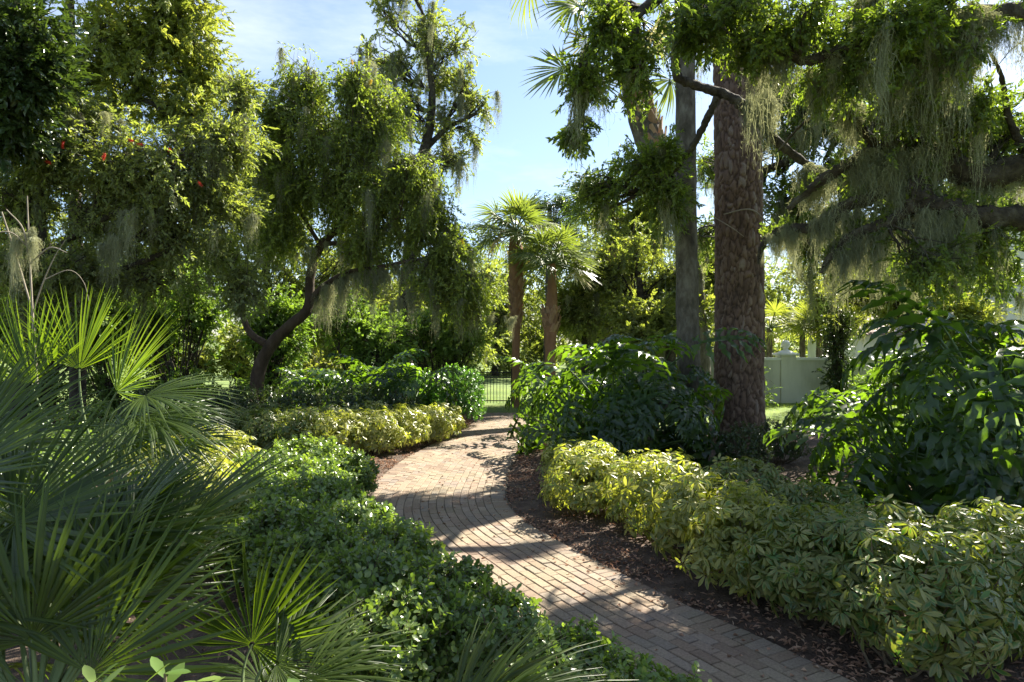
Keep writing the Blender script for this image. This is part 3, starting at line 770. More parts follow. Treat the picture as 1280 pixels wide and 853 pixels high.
limb(g, [(*at(905, 268, 12.95), .012), (*at(938, 262, 12.6), .014), (*at(962, 280, 12.5), .011), (*at(985, 290, 12.5), .008)], 20, 5); limb(g, [(*at(893, 272, 12.95), .010), (*at(915, 285, 12.7), .009), (*at(930, 296, 12.6), .005)], 12, 5)
link('dead_twig', g.mesh('dead_twig', M['paletwig'], True, pb), root)

# straight grey palm trunk and the leaning palm behind it
cabbage_palm('straight grey palm trunk rising just left of the pine', [(*at(866, 560, 12.6), 0.258), (*at(861, 450, 12.6), 0.215), (*at(858, 300, 12.6), 0.194), (*at(857, 120, 12.6), 0.181), (*at(852, -260, 12.6), 0.172), (*at(846, -750, 12.6), 0.172)], 1.6, 18, None, low=-.6)
cabbage_palm('leaning palm with orange boots and drooping fans against the sky', [(*at(880, 560, 21), 0.375), (*at(862, 330, 21), 0.338), (*at(836, 225, 21), 0.338), (*at(808, 165, 21), 0.425), (*at(785, 60, 21), 0.413), (*at(770, 10, 21), 0.275)],
             1.95, 11, (.68, .96, 46), low=-.75, droopy=.55, bsize=.38, dead=2, pet=.7, extra=[(at(704, 86, 20), (-.85, .1, -.35), (-.3, -.8, .5), 1.45), (at(668, -28, 20), (-.35, 0, -1), (-.8, -.6, .1), 1.7), (at(726, 12, 20), (-.8, -.3, .3), (0, -.7, .7), 1.4), (at(838, 100, 20), (.05, -.1, -1), (.3, -1, 0), 1.2), (at(745, 100, 20), (-.2, -.3, -1), (-.2, -1, .2), 1.15)])
# the two sunlit cabbage palms and one more beyond
cabbage_palm('taller of two cabbage palms left of centre, trunk slender and ginger below', [(*at(645, 512, 22), 0.123), (*at(645, 420, 22), 0.131), (*at(645, 395, 22), 0.156), (*at(645, 330, 22), 0.246), (*at(644, 292, 22), 0.180)], 1.55, 34, (.42, .93, 70), bark='red_bark', low=-.45, bsize=.24, dead=2)
cabbage_palm('shorter of two cabbage palms left of centre, with wispy pale fan leaves', [(*at(688, 520, 21), 0.156), (*at(688, 440, 21), 0.172), (*at(688, 400, 21), 0.213), (*at(690, 372, 21), 0.164), (*at(690, 330, 21), 0.107)], 1.45, 30, (.55, .82, 46), bark='red_bark', low=-.25, bsize=.26, dead=1)
cabbage_palm('dark crowned cabbage palm with orange boots above the far oaks', [(*at(757, 500, 25.5), .2), (*at(759, 380, 25.5), .2), (*at(764, 330, 25.5), .22), (*at(766, 306, 25.5), .28), (*at(764, 262, 25.5), .12)], 1.9, 22, (.66, .85, 26), low=-.2, bsize=.30, leafm='dark_leaf', dead=0)

# live oak on the right, trunk outside the frame
ob = np.array([9.9, 9.8, -.05])
oak = empty('live_oak', ob, 'mossy live oak spreading gnarled limbs in from the right', 'tree')
g = Geo(); limb(g, [(9.9, 9.8, -.05, .65), (9.8, 9.75, 1.2, .48), (9.6, 9.7, 2.6, .44), (9.3, 9.6, 3.9, .42), (9.6, 9.4, 6, .3), (9.4, 8.8, 8.5, .18)], 40, 16, .16)
link('trunk', g.mesh('trunk', M['wood'], True, ob), oak)
def L_(rows): return [(*at(a, b, Y), d / F * Y / 2) for a, b, Y, d in rows]
LIMBS = [
    L_([(1480, 250, 9.6, 60), (1380, 215, 9.5, 44), (1290, 208, 9.5, 36), (1225, 222, 9.5, 34), (1165, 197, 9.6, 28), (1110, 185, 9.8, 20), (1060, 205, 10, 15), (1015, 235, 10.3, 11), (985, 262, 10.5, 6)]),
    L_([(1480, 290, 9.6, 50), (1380, 285, 9.4, 38), (1285, 276, 9.3, 31), (1225, 270, 9.3, 30), (1170, 257, 9.3, 27), (1147, 235, 9.4, 24), (1160, 205, 9.55, 20)]),
    L_([(1150, 250, 9.35, 22), (1118, 275, 9.6, 16), (1070, 293, 9.9, 14), (1040, 318, 10.1, 10), (1027, 342, 10.2, 6)]),
    L_([(1165, 200, 9.6, 22), (1098, 243, 9.8, 16), (1058, 258, 10, 15), (1026, 283, 10.2, 14), (995, 285, 10.4, 12), (970, 291, 10.6, 11), (954, 306, 10.7, 8), (948, 330, 10.8, 4)]),
    L_([(1480, 60, 9.4, 40), (1350, 20, 9, 26), (1200, 20, 8.6, 18), (1060, 60, 8.6, 14), (1000, 75, 8.7, 12), (965, 30, 8.8, 10)]),
    L_([(1420, -60, 9.2, 40), (1200, -130, 9, 30), (1000, -90, 9.5, 24), (880, -40, 9.4, 18), (800, 15, 8.9, 13), (740, 60, 8.6, 8), (715, 110, 8.5, 4)]),
    L_([(960, -60, 9.8, 18), (860, 20, 10.6, 14), (845, 90, 11.2, 11), (868, 106, 11.3, 11), (905, 118, 11.2, 12), (935, 137, 11, 13), (965, 172, 10.9, 12), (1005, 203, 10.8, 9), (1040, 222, 10.7, 5)]),
    L_([(896, 122, 11.2, 9), (868, 180, 11.4, 8), (835, 220, 11.6, 6), (800, 242, 11.8, 5), (760, 262, 12, 3)]),
    L_([(1420, -150, 9, 40), (1150, -260, 7.5, 26), (900, -300, 6.5, 18), (700, -330, 6, 10)]),
    L_([(1100, 187, 9.8, 12), (1052, 130, 9.6, 9), (1020, 60, 9.4, 6), (1003, 0, 9.2, 3)]),
    L_([(1200, 215, 9.55, 13), (1172, 120, 9.2, 9), (1130, 60, 8.9, 6), (1108, -20, 8.7, 3)]),
    L_([(1290, 208, 9.5, 12), (1262, 150, 9.4, 8), (1250, 90, 9.2, 5), (1225, 50, 9.1, 3)]),
    L_([(1165, 197, 9.6, 11), (1130, 142, 9.8, 8), (1075, 120, 10, 6), (1012, 148, 10.2, 4), (972, 190, 10.3, 2)]),
    L_([(1480, 180, 9.4, 40), (1560, 120, 8, 26), (1650, 60, 6.8, 16)]),
]
for L in LIMBS:
    g = Geo(); limb(g, L, 80, 16, .42, seed=R.random() * 9, freq=1.5); link('limb', g.mesh('limb', M['wood'], True, ob), oak)
def A_(px, py, Y): return at(px, py, Y)
def lob(px, py, Y, r, an, w=1.0, dp=1.2, fl=.8):
    c, q = plobe(px, py, Y, r, dp, fl); return (c, q, at(*an), w)
ol = [lob(760, 30, 8.4, 50, (800, 10, 9), .6), lob(728, 105, 8.4, 32, (735, 60, 8.6), .35), lob(795, 85, 8.6, 42, (800, 20, 9), .55),
      lob(745, 235, 12, 42, (800, 240, 11.8), .6), lob(800, 215, 11.6, 36, (835, 220, 11.6), .8), lob(828, 190, 11.5, 26, (835, 220, 11.6), .5), lob(835, 240, 11.5, 26, (835, 220, 11.6), .5), lob(720, 165, 8.5, 20, (725, 110, 8.5), .2),
      lob(860, 40, 9, 50, (880, -20, 9.6), .6), lob(905, 20, 9, 50, (1000, -90, 9.5), .5), lob(950, 50, 8.8, 50, (965, 35, 8.8), .5),
      lob(1000, 30, 8.7, 60, (1000, 75, 8.7), .55), lob(1060, 90, 8.8, 60, (1030, 68, 8.6), .5),
      lob(1115, 60, 8.6, 60, (1130, 38, 8.6), .55), lob(1150, 130, 9, 55, (1165, 197, 9.6), .4), lob(1190, 60, 8.5, 55, (1200, 20, 8.6), .35),
      lob(1255, 165, 10, 40, (1225, 222, 9.5), .4), lob(1110, 215, 10.2, 45, (1110, 185, 9.8), .5),
      lob(1225, 330, 10.4, 50, (1225, 270, 9.3), .35), lob(1270, 270, 10.5, 45, (1285, 276, 9.3), .3), lob(830, 260, 12, 34, (835, 220, 11.6), .35),
      # above and beside the frame: this is what shades the beds
      lob(1000, -140, 8.5, 130, (1000, -90, 9.5), .12), lob(1200, -120, 8, 130, (1200, -130, 9), .5), lob(1380, 40, 8.6, 130, (1350, 20, 9), .3),
      lob(850, -185, 5.8, 190, (900, -300, 6.5), 1.3), lob(1600, 90, 7.4, 170, (1560, 120, 8), .9), lob(1480, -100, 10, 150, (1420, -60, 9.2), .7)]
LP = np.concatenate([smooth_path(L, 60)[18:58, :3] for L in LIMBS[:8]]); LP = LP[LP[:, 0] > 5.1]
for _ in range(14):
    q = LP[R.integers(0, len(LP))]; c = q + R.normal(0, 1, 3) * np.array([.6, .6, .55]) + np.array([0, 0, .25])
    ol.append((c, np.array([.5, .5, .34]) * R.uniform(.7, 1.25), q, R.uniform(.22, .45)))
lf, wd = Geo(), Geo()
otips = crown(lf, wd, ol, 'oak', 78, 6, (.75, 1.2), .3, .32, .022, None, 8, .8)
ff = Geo()
for L in LIMBS[:5]:
    S_ = smooth_path(L, 200); S_ = S_[S_[:, 3] > .05]; k_ = R.integers(0, len(S_), 170); a_ = R.normal(0, .8, 170)
    d_ = np.stack([R.normal(0, .4, 170), np.sin(a_), np.cos(a_)], -1); pp = S_[k_, :3] + norm(d_) * S_[k_, 3:4] * .9
    for q in range(6): scatter(ff, TW['oak'][q], pp[q::6], frames(norm(d_ + R.normal(0, .4, d_.shape))[q::6], R.normal(0, 1, (len(pp[q::6]), 3))), R.uniform(.35, .75, len(pp[q::6])))
link('limb_ferns', ff.mesh('limb_ferns', [M['oak_leaf'], M['twig']], True, ob), oak)
link('crown', lf.mesh('crown', [M['oak_leaf'], M['twig']], True, ob), oak); link('branches', wd.mesh('branches', M['wood'], True, ob), oak)
# moss on the oak: the beards that show, each a thing of its own
for a in [(at(952, 120, 10.9), 'longest pale moss beard dangling from thin branch in front of pine trunk', 1.6, 6, 1.0, .12),
          (at(1015, 208, 10.7), 'pale moss beard dangling from branch tip right of the pine trunk', 1.25, 6, 1.2, .14),
          (at(1190, 20, 8.5), 'thickest dark moss curtain hanging high at the upper right', 1.9, 8, 1.3, .20),
          (at(1225, 10, 8.5), 'thin ragged moss streamers hanging beside open sky at upper right corner', 1.0, 8, 1.0, .18),
          (at(1122, 60, 8.7), 'narrow dark moss strand left of the thickest moss curtain', 1.4, 7, 1.0, .08),
          (at(1150, 190, 9.5), 'long moss curtain hanging below the fork of the thick oak limbs', 1.75, 14, 1.3, .18),
          (at(1185, 262, 9.25), 'moss locks dangling under the lower thick oak limb', 1.3, 8, 1.1, .12),
          (at(1105, 188, 9.8), 'broad moss beard draped over upper oak limb', 1.6, 14, 1.4, .22),
          (at(1250, 205, 9.5), 'sunlit moss fringe along upper limb at right picture edge', .9, 10, 1.1, .28),
          (at(1040, 262, 10.1), 'moss fringe hanging from the middle of the descending oak branch', 1.1, 9, 1.1, .22),
          (at(985, 285, 10.4), 'moss tuft hanging at the low branch end beside the pine', .8, 6, 1.0, .14)]:
    moss_thing(*a)
for px, py, Y_, L_m in ((1090, 0, 8.7, 1.5), (1112, 95, 9.2, 1.4), (1140, 20, 8.7, 1.8), (1165, 70, 8.9, 1.7), (1185, 120, 9.1, 1.5), (1205, 30, 8.6, 1.5), (1060, 130, 9.7, 1.2), (1078, 210, 10.1, 1.2), (1128, 240, 9.6, 1.4), (1160, 265, 9.3, 1.3), (1205, 262, 9.3, 1.2), (1020, 90, 9, 1.2), (975, 60, 8.9, 1.2), (1235, 215, 9.5, 1.1), (1100, 280, 9.9, 1.1), (1060, 300, 10, .9)):
    moss_thing(at(px, py, Y_), 'long grey green moss beard, one of many hanging down from the right oak', L_m, 5, 1.05, .07, 'moss beards of the right oak')
mm = Geo()
pts = []
for L in LIMBS[:5]:
    P_ = smooth_path(L, 60)[:, :3]; sel = R.integers(12, 59, 15); pts.append(P_[sel] - np.array([0, 0, .02]))
hang_moss(mm, np.concatenate(pts), .2, 1.7)
hang_moss(mm, otips[R.integers(0, len(otips), 75)], .25, 1.9, 1.0)
moss_stuff([mm], 'wispy grey moss strands all over the limbs of the right oak')

# a second oak behind the pine
b2 = at(922, 520, 16.8); b2[2] = -.03
_, mg2, tips2 = tree('live_oak', 'oak standing right behind the pine, leaves showing on both sides of its trunk', b2,
     [lob(x, y, Y_, r, (a_, b_, 16), w) for x, y, Y_, r, a_, b_, w in ((965, 110, 15, 40, 960, 180, .7), (1010, 165, 15, 42, 970, 220, .8), (1050, 215, 15.2, 42, 1000, 250, .8), (985, 245, 15.5, 40, 970, 280, .8), (1010, 300, 15.5, 45, 970, 300, .8), (1070, 300, 15.5, 45, 1010, 290, .7), (885, 205, 20, 34, 940, 250, .5),
      (985, 50, 18.5, 40, 960, 120, .2), (1085, 150, 15, 40, 1030, 200, .6), (885, 300, 20, 36, 940, 300, .5), (1130, 260, 15.5, 40, 1060, 260, .6), (1040, 100, 15, 40, 990, 160, .6), (1150, 200, 15.5, 40, 1090, 230, .6), (1205, 290, 15.5, 42, 1130, 270, .7), (1245, 345, 15.5, 40, 1180, 300, .7), (1180, 350, 15.5, 40, 1120, 290, .7), (1265, 225, 15.5, 36, 1200, 270, .5), (1000, 110, 18.5, 48, 990, 190, .7), (1080, 90, 18.5, 48, 1040, 160, .7), (1090, 210, 18.5, 48, 1040, 240, .7), (1150, 60, 18.5, 45, 1080, 120, .6), (1160, 150, 18.5, 45, 1090, 180, .6), (1230, 180, 18.5, 45, 1150, 200, .6), (1040, 300, 18, 45, 1000, 290, .6), (1120, 320, 18, 45, 1040, 290, .6), (1210, 240, 18.5, 40, 1150, 240, .5), (960, 180, 18, 40, 955, 230, .5), (930, 0, 15, 45, 950, 60, .6), (1060, 30, 18.5, 48, 1000, 80, .6))], 'far', 'oak_leaf',
     L_([(922, 520, 16.8, 30), (922, 400, 16.8, 26), (930, 290, 16.3, 20), (945, 180, 16, 15), (955, 60, 15.6, 9)]), [L_([(930, 300, 16.3, 14), (1010, 270, 16, 10), (1060, 255, 15.6, 5)]), L_([(940, 220, 16, 12), (1000, 190, 15.6, 8), (1040, 120, 15.2, 4)])], nb=76, per=5, scale=(.45, .75), moss=200, moss_len=(.4, 2.6), wood_r=.03)
moss_stuff([mg2], 'wispy grey moss strands in the oak behind the pine')

# weeping bottlebrush, left of the path
def lwb(px, py, Y, r, an, w=1.0): return lob(px, py, Y + 1.2, r, (an[0], an[1], an[2] + 1.2), w, 1.0, 1.0)
def lw(px, py, Y, r, an, w=1.0, dp=1.0, fl=1.0): return lob(px, py, Y, r, an, w, dp, fl)
wb = at(318, 540, 16.4); wb[2] = 0
moss_geos = []
def LB(rows): return L_([(p[0], p[1], p[2] + 1.2, p[3]) for p in rows])
wtr = LB([(318, 550, 15.2, 20.1), (322, 470, 15.2, 16.7), (340, 430, 15.1, 15.1), (365, 405, 15, 13.4), (385, 385, 15, 12.3), (388, 345, 15, 11.2), (400, 308, 15, 10.6), (425, 280, 14.9, 8.4), (435, 230, 14.9, 6.7), (425, 150, 14.9, 3.9)])
wl = [LB([(385, 385, 15, 10.0), (400, 362, 14.9, 7.8), (432, 342, 14.7, 6.7), (470, 335, 14.5, 5.6), (515, 326, 14.4, 4.4), (560, 318, 14.4, 2.8)]),
      LB([(335, 432, 15.1, 10.0), (312, 415, 15.2, 8.4), (300, 380, 15.4, 6.1), (290, 330, 15.5, 4.4)]),
      LB([(405, 305, 15, 6.7), (450, 300, 14.6, 5.0), (500, 270, 14.4, 3.4)]), LB([(402, 310, 15, 6.1), (370, 250, 15, 4.4), (360, 180, 15, 2.8)])]
wlobes = [lwb(400, 165, 15, 68, (430, 230, 14.9), 1.3), lwb(365, 225, 15, 52, (370, 250, 15), 1.0), lwb(460, 165, 14.8, 55, (430, 200, 14.9), 1.0), lwb(480, 225, 14.6, 62, (470, 290, 14.5), 1.2),
          lwb(535, 265, 14.5, 42, (500, 270, 14.4), .9), lwb(425, 240, 14.8, 60, (425, 280, 14.9), 1.0), lwb(545, 330, 14.4, 38, (540, 322, 14.4), .8), lwb(590, 365, 14.3, 32, (555, 318, 14.4), .7),
          lwb(350, 290, 15, 45, (370, 250, 15), .6), lwb(470, 300, 14.6, 50, (460, 296, 14.6), .6), lwb(440, 100, 14.9, 36, (425, 150, 14.9), .6), lwb(480, 130, 14.9, 40, (425, 150, 14.9), .6), lwb(345, 140, 15, 36, (360, 180, 15), .7), lwb(335, 200, 15, 36, (360, 200, 15), .7), lwb(385, 95, 15, 36, (360, 180, 15), .6), lwb(520, 205, 14.6, 42, (500, 270, 14.4), .7), lwb(565, 290, 14.5, 34, (540, 322, 14.4), .6), lwb(280, 300, 15.5, 40, (290, 330, 15.5), .5)]
r_, mg, tips = tree('weeping_bottlebrush', 'weeping bottlebrush tree with dark crooked forked trunk left of the path', wb, wlobes, 'weep', 'brush_leaf', wtr, wl, nb=66, per=8, scale=(.85, 1.5), hang=.5, barkm='brush_bark', wood_r=.016, jit=.26, p=.6)
mw = Geo(); hang_moss(mw, np.concatenate([smooth_path(wl[0], 40)[:, :3][R.integers(6, 40, 56)], smooth_path(wl[2], 40)[:, :3][R.integers(6, 40, 20)], tips[R.integers(0, len(tips), 240)]]), .2, 1.7, 1.0)
moss_geos.append(mw)
for p_, lab, L in ((at(470, 338, 15.7), 'pale moss curtain under the sideways limb of the weeping bottlebrush', 1.6), (at(425, 300, 15.9), 'moss curtain in the fork of the weeping bottlebrush', 1.3),
                   (at(590, 385, 15.6), 'moss fringe at the low branch tips nearest the picket fence', 1.1), (at(545, 360, 15.6), 'moss strands above the dark rounded hedge by the path', 1.5)):
    moss_thing(p_, lab, L, 9, 1.1, .40)

# tall oak behind it, thin and mossy against the sky
tb = at(500, 500, 21); tb[2] = -.03
_, mg, tips = tree('live_oak', 'tall sparse oak reaching highest against the sky behind the bottlebrush', tb,
     [lw(468, 70, 21, 32, (520, 110, 21), .6), lw(565, 60, 21, 34, (540, 90, 21), .6), lw(500, 125, 21, 36, (530, 140, 21), .7), lw(580, 105, 21, 28, (560, 150, 21), .5), lw(470, 150, 21, 34, (525, 180, 21), .6), lw(560, 200, 21, 36, (530, 200, 21), .6), lw(535, 30, 21, 42, (540, 90, 21), .9), lw(480, 10, 21, 26, (520, 60, 21), .45), lw(545, 90, 21, 36, (540, 100, 21), .6), lw(495, 75, 21, 30, (530, 110, 21), .4), lw(520, 150, 21, 40, (530, 150, 21), .5), lw(560, 150, 21, 26, (545, 150, 21), .35),
      lw(602, 125, 21, 24, (580, 150, 21), .35), lw(590, 165, 21, 20, (570, 160, 21), .25), lw(510, -40, 21, 45, (530, 20, 21), .8)], 'far', 'grey_leaf',
     L_([(500, 520, 21, 26), (510, 350, 21, 20), (525, 220, 21, 15), (540, 130, 21, 10), (530, 20, 21, 5)]), [L_([(528, 190, 21, 8), (560, 160, 21, 6), (590, 145, 21, 4), (606, 128, 21, 3)])], nb=52, per=5, scale=(.45, .75), moss=130, moss_len=(.5, 2.2), wood_r=.03)
moss_geos.append(mg)

# bright leaved tree and the rest of the left side
bb = at(92, 560, 14); bb[2] = 0
tree('bright_leaved_tree', 'tall tree with bright yellow green leaves at upper left', bb,
     [lw(150, 40, 14, 70, (95, 70, 14), 1.2), lw(215, 50, 14, 60, (150, 60, 14), 1.1), lw(255, 100, 14.2, 40, (215, 90, 14), .7), lw(110, 100, 14, 55, (92, 110, 14), .8), lw(180, 120, 14, 55, (150, 125, 14), .8), lw(230, 10, 14, 48, (180, 20, 14), .8), lw(235, 150, 14.2, 45, (200, 140, 14), .6),
      lw(160, -60, 14, 90, (95, 0, 14), 1.0)], 'lush', 'bright_leaf',
     L_([(98, 560, 14, 20), (95, 300, 14, 16), (89, 150, 14, 14), (88, 60, 14, 12), (86, -60, 14, 8)]), [L_([(89, 160, 14, 10), (125, 138, 13.9, 8), (165, 124, 13.8, 7), (200, 135, 13.7, 5), (232, 168, 13.6, 3)])], nb=62, per=6, scale=(.8, 1.3), jit=.3, p=.6, moss=0)
db = at(-40, 560, 11); db[2] = 0
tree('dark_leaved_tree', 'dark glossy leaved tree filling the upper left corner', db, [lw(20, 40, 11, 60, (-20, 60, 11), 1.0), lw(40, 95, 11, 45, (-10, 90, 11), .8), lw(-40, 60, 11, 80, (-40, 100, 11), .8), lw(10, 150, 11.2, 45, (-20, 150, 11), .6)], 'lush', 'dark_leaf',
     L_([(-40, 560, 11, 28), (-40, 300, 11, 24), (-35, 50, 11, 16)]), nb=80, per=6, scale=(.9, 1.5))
lb = at(28, 560, 12.4); lb[2] = 0
bbr, mg, tips = tree('bottlebrush_tree', 'bushy grey green bottlebrush dotted with red flowers at left', lb,
     [lw(60, 190, 12.4, 65, (52, 250, 12.4), 1.0), lw(140, 205, 12.2, 70, (120, 260, 12.3), 1.1), lw(225, 205, 12.4, 70, (180, 250, 12.4), 1.1), lw(290, 185, 13, 52, (250, 240, 12.8), .9), lw(120, 270, 12.6, 55, (90, 300, 12.5), .5), lw(210, 280, 12.8, 60, (160, 300, 12.6), .7), lw(285, 260, 13.2, 50, (240, 280, 13), .7),
      lw(20, 250, 12.4, 50, (35, 300, 12.4), .6), lw(300, 345, 13.6, 48, (290, 380, 13.6), .5), lw(190, 345, 13.2, 60, (150, 360, 13), .5), lw(25, 335, 12, 50, (30, 380, 12.3), .6), lw(90, 340, 12, 50, (60, 360, 12.3), .7), lw(60, 395, 12, 45, (40, 400, 12.3), .5), lw(110, 150, 12.6, 45, (120, 210, 12.5), .5), lw(300, 110, 13.4, 26, (290, 160, 13.2), .35)], 'fine', 'grey_leaf',
     L_([(20, 560, 12.4, 20), (30, 400, 12.4, 17), (50, 300, 12.4, 14), (50, 240, 12.4, 10), (70, 190, 12.4, 8)]),
     [L_([(42, 330, 12.4, 8), (100, 290, 12.4, 6), (170, 250, 12.4, 8), (240, 190, 12.6, 4)]), L_([(30, 400, 12.4, 8), (120, 350, 12.6, 6), (220, 300, 12.8, 8), (170, 215, 12.4, 4)])], nb=66, per=8, scale=(.85, 1.5), moss=170, moss_len=(.3, 1.3), jit=.28, p=.65, droop=.5, barkm='wood')
moss_geos.append(mg)
def brush_flower(mat):
    g = Geo(); n = 160; a = R.random(n) * 6.283; z = R.uniform(-.08, .08, n); d = np.stack([np.cos(a), np.sin(a), R.normal(0, .3, n)], -1)
    p0 = np.stack([0 * z, 0 * z, z], -1); w = norm(np.cross(d, R.normal(0, 1, (n, 3)))) * .004
    g.add(np.stack([p0 - w, p0 + w, p0 + d * .045], 1).reshape(-1, 3), None, np.arange(3 * n).reshape(-1, 3), np.repeat(R.random(n), 3))
    return g.mesh('flower', M[mat], False)
fm = brush_flower('flower')
for a in ((78, 181, 11.6), (60, 203, 11.6), (164, 176, 11.4), (175, 181, 11.4), (212, 188, 11.5), (130, 196, 11.3), (250, 230, 12)):
    fl = link('flower', fm, bbr, at(*a) - lb, 0.3); fl.rotation_euler = (R.normal(0, .9), R.normal(0, .9), 0); fl.scale = (.8, .8, .8)
fm2 = brush_flower('orange')
for a in ((440, 78, 15.4), (463, 103, 15.2), (578, 303, 15)):
    link('flower', fm2, r_, at(*a) - wb).rotation_euler = (R.normal(0, .6), R.normal(0, .6), 0)
# bare grey twigs of a dead shrub at the left edge
dbase = at(20, 470, 9.5); dbase[2] = 0
g = Geo()
for rows in ([(46, 480, 9.5, 6), (40, 380, 9.5, 4.5), (36, 300, 9.5, 3.5), (34, 245, 9.5, 2)], [(38, 380, 9.5, 3.5), (20, 320, 9.5, 4), (2, 265, 9.4, 3)], [(36, 310, 9.5, 3), (10, 290, 9.3, 3), (-30, 300, 9.2, 2)], [(38, 400, 9.5, 3.5), (55, 350, 9.4, 2.5), (70, 318, 9.4, 1.6), (82, 300, 9.4, 1)],
             [(38, 330, 9.5, 3), (62, 310, 9.4, 3), (84, 316, 9.4, 2)], [(55, 350, 9.4, 2.2), (86, 338, 9.5, 1.6), (104, 352, 9.6, 1.2), (112, 380, 9.6, .8)], [(36, 320, 9.5, 4), (28, 285, 9.4, 3), (8, 262, 9.3, 2)]):
    limb(g, L_([(p_[0], p_[1], p_[2], p_[3] * .6) for p_ in rows]), 20, 6, .2)
o = link('bare_shrub', g.mesh('bare_shrub', M['paletwig'], True, dbase), None, dbase); tag(o, 'leafless grey branching shrub at the left edge draped with moss', 'shrub')
moss_thing(at(22, 292, 9.45), 'sunlit yellowish moss beard at left edge on bare twigs', 1.15, 2, .75, .05)
moss_thing(at(38, 290, 9.45), 'shorter moss beard just right of the sunlit one at left edge', .8, 2, .7, .04)
for p_, lab in ((at(155, 265, 11.8), 'pale moss strand high inside the left bottlebrush'), (at(140, 295, 11.8), 'pale moss strand low inside the left bottlebrush')): moss_thing(p_, lab, 1.1, 2, .9, .10)

# backdrop trees on the left, darker, with light behind
back = [(-120, 330, 20, 140, 'oak_leaf_far', 'broad grey green tree behind the bottlebrush at far left'), (60, 330, 21, 120, 'oak_leaf_far', 'rounded tree in the shade behind the bare twigs at left'),
        (200, 340, 22, 110, 'oak_leaf_far', 'dusky tree between the bottlebrush trees, further back'), (330, 330, 24, 105, 'grey_leaf', 'tree directly behind the crooked bottlebrush trunk'),
        (440, 390, 25, 80, 'grey_leaf', 'tree seen under the drooping bottlebrush branches'), (540, 400, 27, 70, 'grey_leaf', 'low tree between the bottlebrush and the picket fence')]
for px, py, Yd, r, lm, lab in back:
    b = at(px, 480, Yd); b[2] = -.03
    c = at(px, py, Yd); rad = r / F * Yd
    lo = [(c + R.normal(0, .55, 3) * rad * np.array([1, .5, .8]), np.array([.55, .5, .5]) * rad, np.array([b[0], b[1], max(1.0, c[2] - rad * .7)]), 1) for _ in range(7)]
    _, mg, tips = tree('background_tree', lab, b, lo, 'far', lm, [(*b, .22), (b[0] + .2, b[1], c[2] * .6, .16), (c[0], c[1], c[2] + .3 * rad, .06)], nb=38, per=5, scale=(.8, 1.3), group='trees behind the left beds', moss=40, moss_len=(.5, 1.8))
    moss_geos.append(mg)
moss_stuff(moss_geos, 'wispy grey moss strands all through the trees on the left')

# sunlit bushes glimpsed under the left trees
for px, Yd, lab in ((240, 20.5, 'sunlit yellow green bush glimpsed under the left trees'), (300, 21.5, 'sunlit bush glimpsed just left of the crooked trunk'), (380, 23, 'sunlit bush glimpsed just right of the crooked trunk')):
    b = at(px, 500, Yd); b[2] = -.03; c = b + np.array([0, 0, 1.2])
    tree('leafy_bush', lab, b, [(c + R.normal(0, .4, 3), np.array([1.0, .8, .8]), b + np.array([0, 0, .3]), 1) for _ in range(3)], 'far', 'bright_leaf', None, nb=34, per=4, scale=(.5, .9), cat='bush')

M['under'] = leaf_mat('understorey leaf', [(.03, .05, .018), (.055, .085, .025), (.09, .12, .035)], .45, .45, .3)
for px, py, Yd, r, lab in ((-60, 400, 16.5, 75, 'dense bush behind the fan palms at the far left'), (45, 400, 17, 70, 'dense bush under the bare twigs at left'), (140, 395, 17.5, 70, 'dense bush below the red flowered bottlebrush'), (225, 385, 18, 55, 'bush left of the crooked forked trunk'),
                           (455, 425, 18.5, 55, 'bush under the sideways limb of the weeping bottlebrush'), (550, 425, 20, 48, 'bush behind the dark rounded bush by the fence'), (340, 395, 19, 50, 'bush seen through the fork of the crooked trunk')):
    b = at(px, 500, Yd); b[2] = -.03; c = at(px, py, Yd); rad = r / F * Yd
    lo = [(c + R.normal(0, .5, 3) * rad * np.array([1, .5, .7]), np.array([.65, .5, .55]) * rad, b + np.array([0, 0, .3]), 1) for _ in range(5)] + [(np.array([c[0], c[1], .9]), np.array([rad, rad * .5, .9]), b, 1)]
    tree('leafy_bush', lab, b, lo, 'far', 'under', None, nb=46, per=5, scale=(.5, .85), cat='bush', group='understorey bushes behind the left beds')

# middle distance right of the palms
moss_geos = []
mid = [(725, 385, 23.5, 58, 'spreading grey green oak right behind the two cabbage palms'), (795, 335, 22.5, 62, 'bushy mossy oak left of the straight grey palm trunk'), (830, 400, 21, 50, 'low mossy oak between palm trunk and picket fence'), (905, 350, 24, 60, 'oak half hidden behind the pine trunk'),
       (780, 290, 26, 40, 'oak top under the dark crowned palm')]
for px, py, Yd, r, lab in mid:
    b = at(px, 480, Yd); b[2] = -.03; c = at(px, py, Yd); rad = r / F * Yd
    lo = [(c + R.normal(0, .55, 3) * rad * np.array([1, .6, .75]), np.array([.6, .55, .5]) * rad, np.array([b[0], b[1], max(1.0, c[2] - rad * .7)]), 1) for _ in range(7)]
    _, mg, tips = tree('live_oak', lab, b, lo, 'far', 'oak_leaf_far', [(*b, .24), (b[0] + .2, b[1], c[2] * .6, .16), (c[0], c[1], c[2] + .3 * rad, .06)], nb=40, per=5, scale=(.55, .95), group='oaks beyond the bend of the path', moss=40, moss_len=(.5, 1.8)); moss_geos.append(mg)
